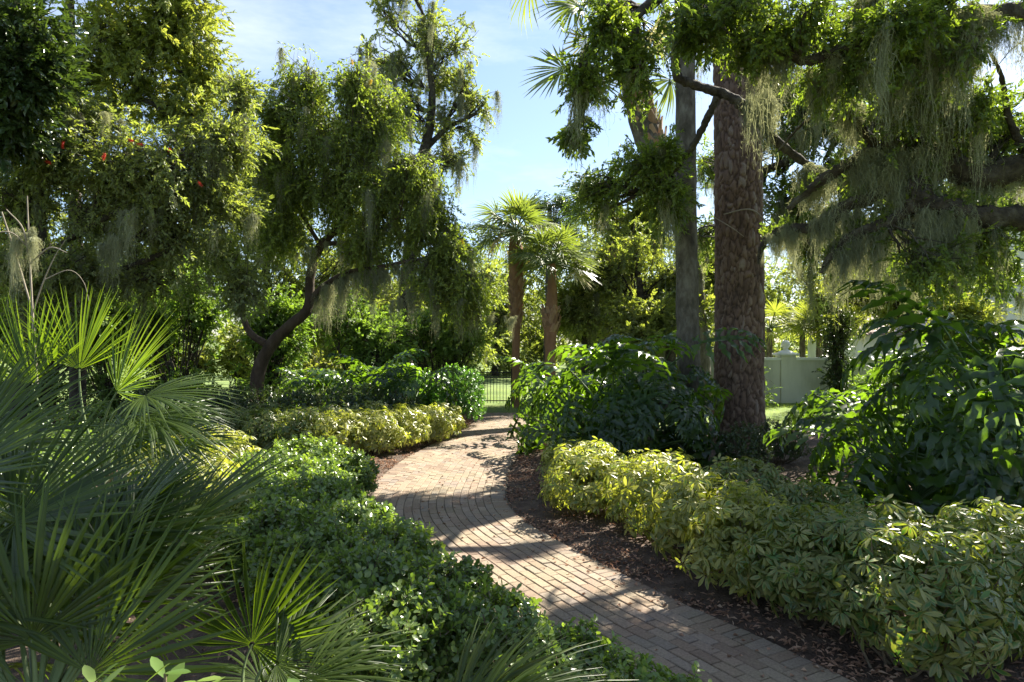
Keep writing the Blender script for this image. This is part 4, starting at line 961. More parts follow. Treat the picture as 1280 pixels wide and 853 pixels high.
# sunlit tree over the wall and dark columnar shrub
for px, py, Yd, r, lab, lm in ((1130, 350, 21, 75, 'sunlit yellow green tree drooping over the garden wall', 'bright_leaf'), (1195, 395, 20, 42, 'sunlit small leaved tree in front of the two storey house', 'bright_leaf'), (1030, 370, 26, 50, 'tree standing behind the wall right of the ball finial', 'oak_leaf_far'), (1290, 440, 21, 48, 'leafy tree at the right edge above the big cut leaves', 'oak_leaf_far')):
    b = at(px, 490, Yd); b[2] = -.03; c = at(px, py, Yd); rad = r / F * Yd
    lo = [(c + R.normal(0, .5, 3) * rad * np.array([1, .6, .75]) - np.array([0, 0, .25 * rad * (_ % 3)]), np.array([.6, .55, .5]) * rad, np.array([b[0], b[1], max(1.0, c[2] - rad * .7)]), 1) for _ in range(9)]
    _, mg, tips = tree('garden_tree', lab, b, lo, 'far', lm, [(*b, .16), (b[0] + .1, b[1], c[2] * .6, .12), (c[0], c[1], c[2] + .3 * rad, .05)], nb=34, per=5, scale=(.5, .85), moss=8, moss_len=(.4, 1.2)); moss_geos.append(mg)
b = at(1047, 490, 22.6); b[2] = -.03
tree('columnar_shrub', 'narrow dark upright shrub against the garden wall', b, [(b + np.array([0, 0, z]), np.array([.42, .42, .7]), b + np.array([0, 0, .3]), 1) for z in (.8, 1.7, 2.6, 3.3)], 'far', 'dark_leaf', None, nb=40, per=4, scale=(.4, .7), cat='shrub')
moss_stuff(moss_geos, 'wispy grey moss strands in the oaks beyond the bend of the path')
for px, lab in ((962, 'first small palm behind the wall, next to the pine trunk'), (1003, 'middle small palm behind the wall, beside the ball finial'), (1024, 'small palm with whitest trunk behind the wall')):
    b = at(px, 490, 27); cabbage_palm(lab, [(b[0], 27, -.03, .13), (b[0], 27, 1.5, .12), (b[0], 27, 2.6, .10)], 1.3, 16, None, low=-.1, leafm='bright_leaf', dead=0, name='garden_palm')

for x, Yd, h_, lab in ((5.6, 21.5, 1.3, 'dark bush behind the grey palm trunk in front of the fence'), (7.2, 21.8, 1.5, 'dark bush behind the pine at the foot of the garden wall'), (11.6, 21.5, 1.6, 'dark bush against the garden wall right of the upright shrub'), (13.4, 21.8, 1.9, 'dark bush against the garden wall under the sunlit tree'), (15.6, 21.5, 2.0, 'dark bush against the garden wall near the right picture edge'), (3.9, 20.8, 1.2, 'dark bush in front of the fence right of the two cabbage palms'), (2.4, 21.4, 1.1, 'low dark bush at the foot of the shorter cabbage palm')):
    b = np.array([x, Yd, -.03])
    tree('leafy_bush', lab, b, [(b + np.array([R.normal(0, .4), R.normal(0, .2), h_ * f]), np.array([.8, .6, h_ * .35]), b + np.array([0, 0, .2]), 1) for f in (.3, .5, .75)], 'far', 'under', None, nb=50, per=4, scale=(.35, .6), cat='bush', group='bushes along the fence and garden wall')
# far wood behind the fence
far = [(560, 395, 40, 85), (620, 372, 42, 95), (680, 395, 44, 80), (740, 372, 42, 95), (800, 410, 40, 80), (870, 400, 41, 85), (950, 390, 46, 90), (480, 400, 44, 90), (390, 390, 45, 100), (1060, 370, 48, 105), (1130, 360, 40, 95), (1215, 370, 44, 100), (1290, 350, 50, 120)]
names = ['far dark tree left of the fence opening', 'far dark tree straight beyond the fence, behind the taller cabbage palm', 'far dark tree behind the shorter cabbage palm', 'far dark tree beyond the bushy oaks, first from left', 'far dark tree beyond the bushy oaks, second from left', 'far tree directly behind the pine and palm trunks',
         'far tree above the small garden palms', 'far tree behind the weeping bottlebrush crown', 'far tree behind the crooked bottlebrush trunk', 'far tree behind the annex roof', 'far tree beyond the wall behind the sunlit drooping tree', 'far tree rising beside the two storey house', 'far tree at the right edge behind the house']
for (px, py, Yd, r), lab in zip(far, names):
    b = at(px, 470, Yd); b[2] = -.03; c = at(px, py, Yd); rad = r / F * Yd
    lo = [(c + R.normal(0, .5, 3) * rad * np.array([1, .5, .8]), np.array([.6, .5, .55]) * rad, np.array([b[0], b[1], max(1.0, c[2] - rad * .7)]), 1) for _ in range(5)]
    lo.append((np.array([b[0], b[1], 1.6]), np.array([rad * .9, rad * .4, 1.7]), np.array([b[0], b[1], .4]), 1))
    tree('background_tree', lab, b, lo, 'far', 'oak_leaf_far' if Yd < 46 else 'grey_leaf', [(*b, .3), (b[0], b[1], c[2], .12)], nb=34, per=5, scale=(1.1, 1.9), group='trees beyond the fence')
b = at(685, 470, 38); b[2] = -.03; c = at(687, 262, 38)
tree('umbrella_pine', 'flat topped dark pine crown peeping above the cabbage palms', b, [(c + np.array([x, 0, z]), np.array([1.2, 1.0, .55]), c + np.array([0, 0, -1]), 1) for x, z in ((-.8, .2), (.6, .5), (1.6, -.1), (-.1, -.6), (1.0, -1.0))], 'far', 'dark_leaf', [(*b, .3), (c[0], c[1], c[2], .12)], nb=40, per=5, scale=(.5, .8))
# a far wood right round the garden so that no bare horizon shows
g = Geo(); n = 2600
a = R.uniform(-2.0, 2.0, n); rad = R.uniform(58, 75, n); pos = np.stack([np.sin(a) * rad, np.cos(a) * rad, R.random(n) ** 1.2 * (5.5 + 2 * np.sin(a * 9))], -1)
d = norm(R.normal(0, 1, (n, 3))); 
for q in range(6): scatter(g, TW['far'][q], pos[q::6], frames(d[q::6], R.normal(0, 1, (len(d[q::6]), 3))), R.uniform(3.5, 6, len(d[q::6])))
tag(link('far_wood', g.mesh('far_wood', [M['oak_leaf_far'], M['twig']])), 'hazy belt of distant woodland beyond the gardens', 'woodland', kind='stuff')

# ================================================================== SHRUBS
def whorl(rng, n=8, L=.092):
    g = Geo()
    for i in range(n):
        a = i * 2 * math.pi / n + rng.normal(0, .12); el_ = rng.uniform(-.55, .05)
        d = np.array([math.cos(a) * math.cos(el_), math.sin(a) * math.cos(el_), math.sin(el_)])
        V, Q, e = leaf6(L * rng.uniform(.75, 1.1), L * .31 * rng.uniform(.85, 1.15), .25, .25, .58)
        Rm = frames(d[None], np.array([[0, 0, 1.0]]) + rng.normal(0, .12, (1, 3)))[0]
        g.add(V @ Rm.T + d * .015, Q, None, rng.random(), e * .25)
    return g.arrays()
WH = [whorl(R, int(n)) for n in (7, 8, 8, 9, 7, 8)]
def rosette(rng, n=8, L=.050, W=.029):
    g = Geo(); tubes(g, np.array([[[-.10, 0, 0], [-.05, 0, .004], [0, 0, 0]]]), np.array([[.003, .0025, .002]]), 4, 1)
    for i in range(n):
        a = i * 2.39996; el_ = rng.uniform(.1, 1.1); k = i / n
        d = np.array([math.sin(el_), math.cos(a) * math.cos(el_), math.sin(a) * math.cos(el_)])
        V, Q, e = leaf6(L * rng.uniform(.75, 1.15), W * rng.uniform(.85, 1.2), .2, .12, .66)
        Rm = frames(d[None], np.array([[1.0, 0, 0]]) + rng.normal(0, .15, (1, 3)))[0]
        g.add(V @ Rm.T - np.array([.07 * (1 - k), 0, 0]), Q, None, rng.random(), e, 0)
    return g.arrays()
RO = [rosette(R, n) for n in (7, 8, 9, 8)]
def shrub_meshes(rng, kind, rx, rz, n, mats, lumps=5, low=.12):
    """foliage over a lumpy dome with stems rising from the base"""
    g, sg = Geo(), Geo()
    th = rng.random(n) * 6.283; u = rng.random(n) ** .8; u = 1 - 1.5 * u
    rr = .62 + .38 * rng.random(n) ** .5
    d = np.stack([np.cos(th) * np.sqrt(np.clip(1 - u * u, 0, 1)), np.sin(th) * np.sqrt(np.clip(1 - u * u, 0, 1)), u], -1)
    lump = np.array([noise.noise(Vector(v * 2.1 + rng.random() * 0) + Vector((lumps, lumps, 1))) for v in d]) * .30 + np.array([noise.noise(Vector(v * 5) + Vector((lumps, 2, 1))) for v in d]) * .12
    f = (rr * (1 + lump))[:, None]
    pos = d * f * np.array([rx, rx, rz * .60]) + np.array([0, 0, rz * .46]); pos[:, 2] = np.maximum(pos[:, 2], low * rng.uniform(.6, 2, n))
    out = norm(d * np.array([1, 1, .8]) + np.array([0, 0, .55]) + rng.normal(0, .40, (n, 3)))
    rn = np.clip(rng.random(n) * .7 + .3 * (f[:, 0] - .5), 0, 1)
    tms = WH if kind == 'whorl' else RO
    wh = rng.integers(0, len(tms), n)
    for q in range(len(tms)):
        s = wh == q
        if kind == 'whorl':
            fr = frames(np.cross(out[s], rng.normal(0, 1, (s.sum(), 3))), out[s])
            sc_ = rng.uniform(.6, 1.3, s.sum())
        else:
            fr = frames(out[s], rng.normal(0, 1, (s.sum(), 3))); sc_ = rng.uniform(.7, 1.2, s.sum())
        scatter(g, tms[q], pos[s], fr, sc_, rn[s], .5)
    m = 26; si = rng.integers(0, n, m); t = np.linspace(0, 1, 6)[None, :, None]
    b0 = np.concatenate([rng.normal(0, .10 * rx / .5, (m, 2)), np.full((m, 1), -.05)], 1); e0 = pos[si]
    ctl = b0 * .4 + e0 * .6 + rng.normal(0, .05, (m, 3)) - np.array([0, 0, .06])
    tubes(sg, (1 - t) ** 2 * b0[:, None] + 2 * t * (1 - t) * ctl[:, None] + t ** 2 * e0[:, None], np.linspace(.011, .004, 6)[None], 5)
    return g.mesh('foliage', mats, True), sg.mesh('stems', M['stem'], True)
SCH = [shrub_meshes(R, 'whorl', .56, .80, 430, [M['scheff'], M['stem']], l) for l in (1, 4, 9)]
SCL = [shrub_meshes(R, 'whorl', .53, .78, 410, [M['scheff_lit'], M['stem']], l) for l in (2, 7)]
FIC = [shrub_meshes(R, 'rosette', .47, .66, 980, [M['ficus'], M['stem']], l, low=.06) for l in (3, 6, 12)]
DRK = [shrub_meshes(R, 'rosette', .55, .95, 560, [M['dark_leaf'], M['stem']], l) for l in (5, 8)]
def shrub(name, meshes, x, y, s, label, group, sz=1.0, rz=None):
    fo, st = meshes
    r = empty(name, (x, y, float(bed_z(x, y))), label, 'shrub', group, R.random() * 6.28 if rz is None else rz)
    r.scale = (s, s, s * sz)
    link('foliage', fo, r); link('stems', st, r); return r

GR = 'variegated shrubs along the right edge of the path'
right = [(.85, 8.75, .92, 'leftmost variegated shrub right of the path, bare stems leaning at its foot'), (0.87, 7.98, .98, 'lightest yellow variegated shrub, second from left in the right hedge'), (1.02, 8.83, .85, 'variegated shrub tucked under the big cut leaves behind the lightest one'),
         (1.52, 7.13, 1.0, 'variegated shrub in the front row, third along the right hedge'), (1.77, 8.03, .9, 'variegated shrub in front of the straight palm trunk'), (1.82, 6.33, 1.0, 'variegated shrub in the front row, below the pine trunk'), (2.47, 7.13, .92, 'variegated shrub nearest the foot of the pine'),
         (1.97, 5.58, .98, 'variegated shrub overhanging the mulch at the middle of the right hedge'), (2.77, 6.23, .9, 'variegated shrub just in front of the dark cut leaf plant, right of the pine'), (2.22, 4.93, .98, 'dark leaved variegated shrub with large leaf whorls near the right edge'),
         (2.97, 5.38, .9, 'variegated shrub below the tallest dark cut leaf plant'), (2.57, 4.33, .98, 'nearest variegated shrub in the lower right corner'), (3.22, 4.63, .95, 'variegated shrub cut off by the right picture edge'), (3.77, 5.33, .9, 'variegated shrub deep in the shade at the right edge')]
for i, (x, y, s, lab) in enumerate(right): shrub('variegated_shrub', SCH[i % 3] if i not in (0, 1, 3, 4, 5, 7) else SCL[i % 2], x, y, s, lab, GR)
GL = 'variegated shrubs left of the path bend'
mid_l = [(-5.1, 12.5, .95), (-4.4, 12.2, .95), (-3.7, 12.0, 1.0), (-3.05, 11.85, 1.0), (-2.5, 12.2, 1.0), (-2.1, 12.95, .98), (-1.75, 13.75, .95), (-1.5, 14.5, .9), (-4.7, 13.2, .95), (-4.0, 13.0, .95), (-3.3, 12.8, .98), (-2.75, 13.1, 1.0)]
lab_l = ['variegated shrub at the shaded left end of the bend hedge', 'second variegated shrub from the left in the bend hedge', 'variegated shrub in the bend hedge behind the glossy green shrubs', 'variegated shrub in the bend hedge nearest the mulch corner', 'sunlit variegated shrub at the corner of the bend hedge',
         'sunlit variegated shrub past the corner of the bend hedge', 'yellow sunlit variegated shrub near the end of the bend hedge', 'last yellow variegated shrub before the dark rounded bush', 'shaded variegated shrub in the rear row, leftmost', 'shaded variegated shrub in the rear row, second from left', 'variegated shrub in the rear row below the crooked trunk', 'variegated shrub in the rear row behind the sunlit corner']
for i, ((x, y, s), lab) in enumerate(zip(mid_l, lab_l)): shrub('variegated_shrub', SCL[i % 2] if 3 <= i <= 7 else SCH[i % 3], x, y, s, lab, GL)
near_l = [(-4.3, 9.6, 1.0, 'brightest yellow shrub behind the sunlit fan palm'), (-3.75, 8.85, 1.0, 'yellow variegated shrub left of the clipped glossy shrubs'), (-4.2, 8.1, 1.0, 'yellow variegated shrub half hidden by silvery fan tips'), (-3.5, 7.6, .98, 'yellow variegated shrub above the near shaded fan palm'), (-3.3, 6.8, .95, 'nearest yellow variegated shrub on the left'), (-2.75, 6.1, .9, 'low variegated shrub seen through the shaded fan segments')]
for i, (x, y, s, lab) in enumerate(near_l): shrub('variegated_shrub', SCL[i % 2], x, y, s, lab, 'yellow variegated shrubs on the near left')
GF = 'glossy green shrubs between the fan palms and the path'
fic = [(-2.75, 9.3, 1.05, 'farthest clipped glossy shrub, next to the variegated bend hedge'), (-2.2, 8.75, 1.0, 'far glossy shrub bordering the path bend'), (-3.0, 8.4, 1.05, 'far glossy shrub beside the yellow shrubs'), (-2.35, 7.9, 1.0, 'glossy shrub at the path edge, third back'), (-2.75, 7.3, 1.0, 'glossy shrub next to a gap with red brown litter'), (-2.1, 7.05, 1.0, 'glossy sunlit shrub in the middle of the left border'), (-1.75, 6.45, 1.0, 'glossy shrub whose sprigs overlap the sunny bricks'),
       (-2.35, 6.4, 1.0, 'bright green glossy shrub behind the low fan'), (-1.95, 5.7, 1.0, 'glossy shrub in half shade above the low fan'), (-1.4, 5.8, 1.0, 'glossy shrub touching the trunk shadow on the path'), (-1.5, 5.1, .98, 'dark glossy shrub just above the bottom fans'), (-.95, 5.15, 1.0, 'dark glossy shrub along the dappled bricks'), (-1.0, 4.5, .98, 'dark glossy shrub over the centre of the bottom edge'), (-.5, 4.5, .95, 'glossy shrub with bluish leaves facing the dappled path'),
       (-.15, 3.95, .9, 'glossy shrub with upright sprigs beside the dappled path'), (-.65, 3.85, .92, 'glossy shrub behind the bottom centre frond'), (.25, 3.55, .85, 'bright young glossy shrub at the bottom, right of the frond'), (.62, 3.2, .8, 'rightmost bright glossy shrub at the bottom edge')]
for i, (x, y, s, lab) in enumerate(fic): shrub('glossy_shrub', FIC[i % 3], x, y, s, lab, GF)
# young sprigs on the nearest two
for o_, k in ((bpy.data.objects['glossy_shrub.016'], 34), (bpy.data.objects['glossy_shrub.017'], 30), (bpy.data.objects['glossy_shrub.014'], 16)):
    g = Geo(); a = R.random(k) * 6.283; rr = R.random(k) ** .5 * .42; pos = np.stack([np.cos(a) * rr, np.sin(a) * rr, .66 + R.uniform(-.06, .12, k) - .9 * rr ** 2], -1)
    d = norm(np.stack([np.cos(a) * .4, np.sin(a) * .4, 1 + 0 * a], -1) + R.normal(0, .2, (k, 3)))
    for q in range(4): scatter(g, RO[q], pos[q::4], frames(d[q::4], R.normal(0, 1, (len(d[q::4]), 3))), R.uniform(.8, 1.15, len(d[q::4])))
    link('young_leaves', g.mesh('young_leaves', [M['young'], M['stem']]), o_)
GD = 'dark shaded shrubs under the bottlebrush'
dk = [(-7.6, 14.6), (-6.8, 14.9), (-6.1, 14.5), (-5.3, 14.7), (-4.6, 14.5), (-3.9, 14.7), (-3.2, 14.5), (-2.5, 14.9), (-7.2, 13.6), (-6.3, 13.4), (-5.7, 13.6)]
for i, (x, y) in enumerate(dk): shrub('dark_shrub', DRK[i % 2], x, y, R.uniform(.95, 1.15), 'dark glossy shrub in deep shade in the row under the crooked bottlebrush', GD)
for x, y, k, lab in ((-5.5, 8.2, 0, 'shaded leafy shrub behind the sunlit fan palm, nearest one'), (-6.6, 9.2, 1, 'shaded leafy shrub behind the sunlit fan palm, middle one'), (-5.3, 10.6, 0, 'shaded leafy shrub between the yellow shrubs and the bottlebrush tree'), (-6.9, 11.2, 1, 'shaded leafy shrub at the foot of the left bottlebrush tree'),
                     (-4.7, 6.6, 0, 'leafy shrub hidden behind the lit fans'), (-5.8, 6.3, 1, 'leafy shrub behind the fans at the left picture edge'), (-7.9, 10.0, 0, 'leafy shrub under the leafless grey shrub'), (-3.7, 5.5, 0, 'leafy shrub squeezed between the two fan palms')):
    shrub('leafy_shrub', FIC[k], x, y, 1.35, lab, 'leafy shrubs behind the fan palms')
M['hedge'] = leaf_mat('hedge leaf', [(.02, .045, .015), (.035, .075, .02), (.06, .115, .025)], .4, .3, .5)
HD = shrub_meshes(R, 'rosette', .62, 1.0, 900, [M['hedge'], M['stem']], 15)
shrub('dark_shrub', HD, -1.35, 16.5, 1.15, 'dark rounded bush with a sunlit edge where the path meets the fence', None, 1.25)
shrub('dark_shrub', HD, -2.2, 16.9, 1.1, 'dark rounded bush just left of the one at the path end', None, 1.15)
for x, y, lab in ((3.6, 10.6, 'low dark shrub at the foot of the pine, left one'), (4.4, 11.2, 'low dark shrub at the foot of the pine, right one'), (2.9, 11.6, 'low dark shrub at the foot of the grey palm trunk')): shrub('dark_shrub', DRK[0], x, y, .75, lab, 'low shrubs at the feet of the trunks')

# ================================================================== PHILODENDRONS
def philo_blade(rng, L=.75, nl=8, droop=.25):
    g = Geo()
    xs = np.linspace(0, 1, 12); V = []
    def bend(p):
        p = np.asarray(p, float); x, y = p[..., 0] / L, p[..., 1] / L
        z = p[..., 2] - droop * L * np.sign(x) * x * x - .20 * L * y * y
        return np.stack([p[..., 0] * (1 - .12 * x * x), p[..., 1] * (1 - .15 * y * y), z], -1)
    w = .055 * L * np.sin(np.clip(xs * 1.05 + .06, 0, 1) * math.pi) + .012 * L * (1 - xs)
    P = np.stack([np.stack([xs * L, -w, 0 * w + .012], -1), np.stack([xs * L, 0 * w, 0 * w - .004], -1), np.stack([xs * L, w, 0 * w + .012], -1)], 1).reshape(-1, 3)
    Q = []
    for k in range(11):
        a, b = 3 * k, 3 * k + 3; Q += [[a, b, b + 1, a + 1], [a + 1, b + 1, b + 2, a + 2]]
    g.add(bend(P), Q, None, .5, 0)
    for sgn in (-1, 1):
        for i in range(nl):
            f = i / (nl - 1); x0 = (.02 + .93 * f) * L
            ang = math.radians(128 - 108 * f ** .8) + rng.normal(0, .05)
            ln = L * (.46 - .06 * abs(f - .25) - .30 * max(0, f - .45) / .55 * 1.0) * rng.uniform(.9, 1.08)
            if f < .08: ln *= .8
            hw = L * .050 * (1 - .35 * f) * rng.uniform(.9, 1.1)
            d = np.array([math.cos(ang), math.sin(ang) * sgn]); nrm = np.array([-d[1], d[0]])
            tt = np.array([0, .18, .34, .48, .60, .72, .84, .94, 1.0]); prof = np.array([.80, .45, .75, 1.55, .66, 1.50, .55, .28, .03])
            wig = rng.uniform(.85, 1.15, (2, 9)); Pp = []
            cv = rng.normal(0, .08)
            for k in range(9):
                c = np.array([x0, 0]) + d * ln * tt[k] + np.array([1, 0]) * ln * (.22 + cv) * tt[k] ** 2
                for q, (off, zz) in enumerate(((-1, .0), (0, -.35), (1, .0))):
                    hh = hw * prof[k] * (wig[0, k] if off < 0 else wig[1, k])
                    r_ = c + nrm * off * hh
                    Pp.append([r_[0], r_[1], zz * hw + .16 * L * tt[k] * (1 - tt[k]) - .10 * L * tt[k] ** 3 + .018 * math.sin(tt[k] * 8 + i * 1.7 + off * 1.6)])
            Q = []
            for k in range(8):
                a, b = 3 * k, 3 * k + 3; Q += [[a, b, b + 1, a + 1], [a + 1, b + 1, b + 2, a + 2]]
            g.add(bend(np.array(Pp)), Q, None, np.clip(.5 + rng.normal(0, .12), 0, 1), 0)
    # tip lobe
    return g
def philo_leaf(rng, elev, pl, L, hangs):
    """petiole and blade in one mesh, growing outward along +x from the origin"""
    e = math.radians(elev); t = np.linspace(0, 1, 8)
    x = pl * t * math.cos(e) + .18 * pl * t ** 2; z = pl * t * math.sin(e) - .16 * pl * t ** 2.2
    g = Geo(); tubes(g, np.stack([x, 0 * x, z], -1)[None], np.linspace(.016, .008, 8)[None], 6, 1)
    H = np.array([x[-1], 0, z[-1]]); a = math.radians(hangs)
    b = orient(philo_blade(rng, L, droop=rng.uniform(.15, .4)), H, (math.cos(a), rng.normal(0, .15), math.sin(a)), (math.sin(-a) + rng.normal(0, .1), rng.normal(0, .18), math.cos(a)))
    V, r, ed, Q, T, mq, mt = b.arrays(); g.add(V, Q, T, np.clip(r + rng.normal(0, .15), 0, 1), ed, mq, mt)
    return g.mesh('leaf', [M['philo'], M['philo_stalk']], True)
PH = {k: [philo_leaf(R, e + R.normal(0, 4), p * R.uniform(.9, 1.1), .78 * R.uniform(.85, 1.15), h_ + R.normal(0, 8)) for _ in range(3)] for k, (e, p, h_) in
      {'up': (74, 1.0, 20), 'mid': (54, .95, -38), 'low': (32, .80, -58), 'floor': (12, .60, -50)}.items()}
def philodendron(x, y, label, n=30, s=1.0, skew=None, trunk=.25, group='cut leaf philodendrons', z=None):
    r = empty('cut_leaf_philodendron', (x, y, float(bed_z(x, y)) if z is None else z), label, 'plant', group)
    r.scale = (s, s, s)
    g = Geo(); limb(g, [(0, 0, -.05, .07), (.02, .01, trunk * .5, .06), (0, 0, trunk, .045)], 10, 8, .25); link('stem', g.mesh('stem', M['stem']), r)
    for i in range(n):
        u = (i + .5) / n; k = 'up' if u < .22 else 'mid' if u < .58 else 'low' if u < .86 else 'floor'
        o = link('leaf', PH[k][R.integers(0, 3)], r, (R.normal(0, .02), R.normal(0, .02), trunk * (1 - .7 * u)), i * 2.39996 + R.normal(0, .25))
        o.rotation_euler = (R.normal(0, .28), R.normal(0, .20), o.rotation_euler[2]); q = R.uniform(.85, 1.15); o.scale = (q, q, q)
    return r
philodendron(1.3, 12.0, 'sunlit cut leaf philodendron drooping over the right side of the path', 24, 1.2, trunk=.35)
philodendron(1.3, 10.5, 'cut leaf philodendron dipping its lowest leaves onto the bricks', 24, .82, trunk=.3)
philodendron(1.75, 11.2, 'cut leaf philodendron with upright backlit leaves left of the palm trunk', 22, 1.2, trunk=.45)
philodendron(2.2, 10.9, 'dark cut leaf philodendron in front of the straight palm trunk', 22, 1.05, trunk=.5)
philodendron(2.45, 12.3, 'cut leaf philodendron reaching highest beside the grey palm trunk', 24, 1.3, trunk=.8)
philodendron(5.35, 9.7, 'dark cut leaf philodendron right of the pine with one sunlit leaf', 24, 1.15, trunk=.45)
philodendron(5.35, 7.6, 'tallest shaded cut leaf philodendron at the right', 30, 1.36, trunk=.7)
philodendron(6.3, 8.3, 'shaded cut leaf philodendron running off the right picture edge', 30, 1.36, trunk=.8)
philodendron(4.55, 7.7, 'low shaded cut leaf philodendron behind the variegated hedge', 28, 1.1, trunk=.3)
philodendron(1.1, 14.6, 'cut leaf philodendron at the far end of the path in front of the cabbage palms', 26, 1.15, trunk=.35)
philodendron(-2.3, 15.7, 'cut leaf philodendron with one bright leaf left of the rounded bush', 28, 1.05, trunk=.5)
philodendron(-3.4, 15.9, 'shaded cut leaf philodendron under the weeping bottlebrush', 26, 1.05, trunk=.55)
philodendron(-4.6, 16.2, 'shaded cut leaf philodendron beside the crooked trunk', 24, 1.0, trunk=.5)

# ================================================================== FOREGROUND FAN PALMS
def fan_palm(base, heart, label, explicit, nrand, rad, group='fan palms in the left foreground', elev=(15, 80), az=None, name='fan_palm'):
    base, heart = np.asarray(base, float), np.asarray(heart, float)
    root = empty(name, base, label, 'palm', group)
    g = Geo(); limb(g, [(*base, .085), (*(base * .4 + heart * .6), .075), (*heart, .06)], 16, 10, .1)
    boots(g, base + np.array([0, 0, .05]), heart, .08, .06, 40, R, size=.10); link('trunk', g.mesh('trunk', M['boot'], False, base), root)
    fr = list(explicit)
    for i in range(nrand):
        a = i * 2.39996 + R.normal(0, .2) if az is None else R.uniform(*az); e = math.radians(R.uniform(*elev))
        d = np.array([math.cos(a) * math.cos(e), math.sin(a) * math.cos(e), math.sin(e)]); pl = R.uniform(.5, .85) * rad / .6
        fr.append((heart + d * pl, norm(d + np.array([0, 0, -.25])), norm(np.array([0, 0, 1.0]) - .3 * d + R.normal(0, .3, 3)), rad * R.uniform(.85, 1.1), R.uniform(.06, .3), None))
    for H, ax, up, rr, dr, sp in fr:
        H = np.asarray(H, float); g = orient(fan_blade(rr, 46, math.radians(sp or R.uniform(190, 240)), R, fused=.38, droop=dr * R.uniform(.8, 1.6), wid=1.4, cup=.35, stations=7), H, ax, up)
        t = np.linspace(0, 1, 9)[:, None]; d = norm(ax)
        ctl = H - d * np.linalg.norm(H - heart) * .45
        tubes(g, ((1 - t) ** 2 * heart + 2 * t * (1 - t) * ctl + t ** 2 * H)[None], np.linspace(.011, .0055, 9)[None], 6, 1)
        link('frond', g.mesh('frond', [M['fan'], M['fan_stalk']], True, base), root)
    return root
X_, Y_, Z_ = np.eye(3)
fan_palm((-2.75, 4.6, 0), (-2.7, 4.55, 1.15), 'sunlit fan palm with bright backlit fans at left', [
    (at(146, 490, 4.4), (.55, .0, .85), (-.5, -.75, .4), .62, .05, 150), (at(99, 462, 4.6), (-.05, .1, 1), (.2, -1, .1), .60, .04, 130), (at(40, 480, 4.5), (-.25, .0, 1), (.1, -1, .1), .62, .05, 140),
    (at(182, 495, 4.3), (.95, -.1, .05), (.1, -.3, 1), .62, .22, 180), (at(185, 520, 4.2), (.9, -.35, -.15), (.2, -.3, 1), .60, .30, 190), (at(150, 545, 4.1), (.6, -.75, -.15), (0, -.3, 1), .58, .25, 200),
    (at(-20, 520, 4.3), (-.5, -.3, .7), (.2, -.9, .4), .6, .1, 190), (at(70, 540, 4.0), (-.2, -.9, .2), (.1, -.1, 1), .5, .2, 200)], 12, .5, elev=(-5, 45))
fan_palm((-1.55, 2.15, 0), (-1.5, 2.15, .85), 'nearest shaded fan palm filling the lower left corner', [
    (at(17, 655, 2.45), (.75, .15, .45), (-.35, -.75, .6), .60, .06, 210), (at(112, 842, 2.15), (.45, .25, .85), (-.2, -.9, .4), .60, .05, 200), (at(-90, 760, 2.3), (.95, .1, .18), (-.1, -.5, .9), .62, .10, 190),
    (at(60, 740, 2.7), (.75, .3, .5), (-.3, -.7, .6), .55, .08, 200), (at(-60, 600, 2.6), (.5, .2, .7), (-.2, -.8, .5), .6, .08, 180), (at(90, 770, 2.4), (.5, .2, .6), (-.1, -.7, .6), .5, .08, 190), (at(40, 800, 2.2), (-.2, .1, .95), (.1, -1, .2), .55, .05, 200),
    (at(-40, 560, 2.9), (.75, .1, .35), (-.1, -.7, .7), .62, .1, 190)], 20, .52, elev=(-20, 55), az=(.9, 3.6))
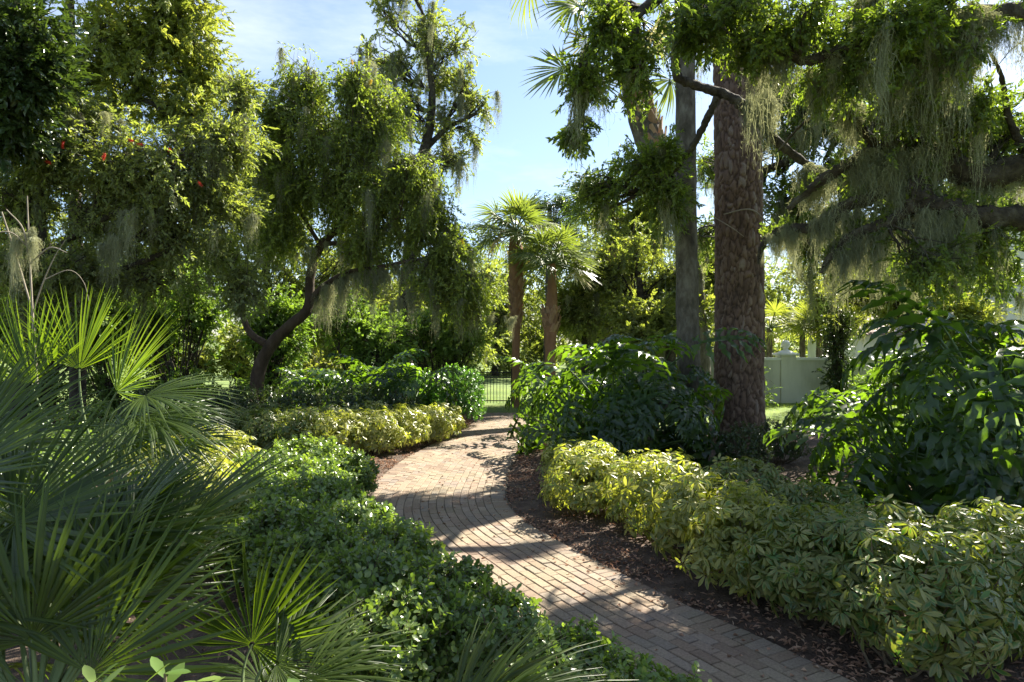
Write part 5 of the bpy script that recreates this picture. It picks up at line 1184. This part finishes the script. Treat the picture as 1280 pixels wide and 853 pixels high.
fan_palm((-.85, 2.55, 0), (-.85, 2.5, .55), 'low shaded fan palm at the bottom, blade turned to the camera', [
    (at(315, 806, 2.75), (.35, .35, .75), (-.25, -.85, .5), .44, .06, 250), (at(345, 830, 2.6), (.95, .1, .0), (0, -.5, .9), .46, .18, 200), (at(380, 850, 2.5), (.8, -.3, .1), (0, -.4, .9), .45, .2, 190)], 4, .34, elev=(0, 40), az=(.8, 2.6))
fan_palm((-.25, 2.05, 0), (-.25, 2.05, .62), 'low fan palm at the bottom centre with long arching lit segments', [
    (at(565, 893, 2.2), (.9, .12, .30), (-.2, -.35, .9), .52, .20, 150), (at(580, 915, 2.1), (.75, -.05, .5), (-.4, -.5, .8), .50, .25, 120)], 3, .34, elev=(-20, 10), az=(.2, 1.4))

# leafy shrub tips right at the camera
def big_sprig(base, pts, label):
    base = np.asarray(base, float); root = empty('leafy_shrub', base, label, 'shrub', 'broad leaved shrub tips at the bottom edge'); g, sg = Geo(), Geo()
    for p in pts:
        p = np.asarray(p, float); t = np.linspace(0, 1, 6)[:, None]
        tubes(sg, ((1 - t) * base + t * p + np.array([.02, 0, 0]) * np.sin(t * 3))[None], np.linspace(.009, .004, 6)[None], 5)
        for i in range(11):
            a = i * 2.39996; el_ = R.uniform(-.1, .9); d = np.array([math.cos(a) * math.cos(el_), math.sin(a) * math.cos(el_), math.sin(el_)])
            V, Q, e = leaf6(.078 * R.uniform(.8, 1.15), .030, .2, .2, .6); Rm = frames(d[None], np.array([[0, 0, 1.0]]) + R.normal(0, .15, (1, 3)))[0]
            g.add(V @ Rm.T + p - np.array([0, 0, .012 * i]), Q, None, R.random(), e)
    link('leaves', g.mesh('leaves', M['young'], True, base), root); link('stems', sg.mesh('stems', M['stem'], True, base), root)
big_sprig((-.95, 1.75, 0), [at(118, 852, 1.75), at(205, 842, 1.75), at(178, 858, 1.7), at(245, 852, 1.75)], 'broad leaved bright shrub tips at the bottom left edge')
big_sprig((-.45, 1.8, 0), [at(378, 858, 1.8), at(395, 875, 1.8)], 'small bright shrub tip at the bottom edge below the low fan palm')
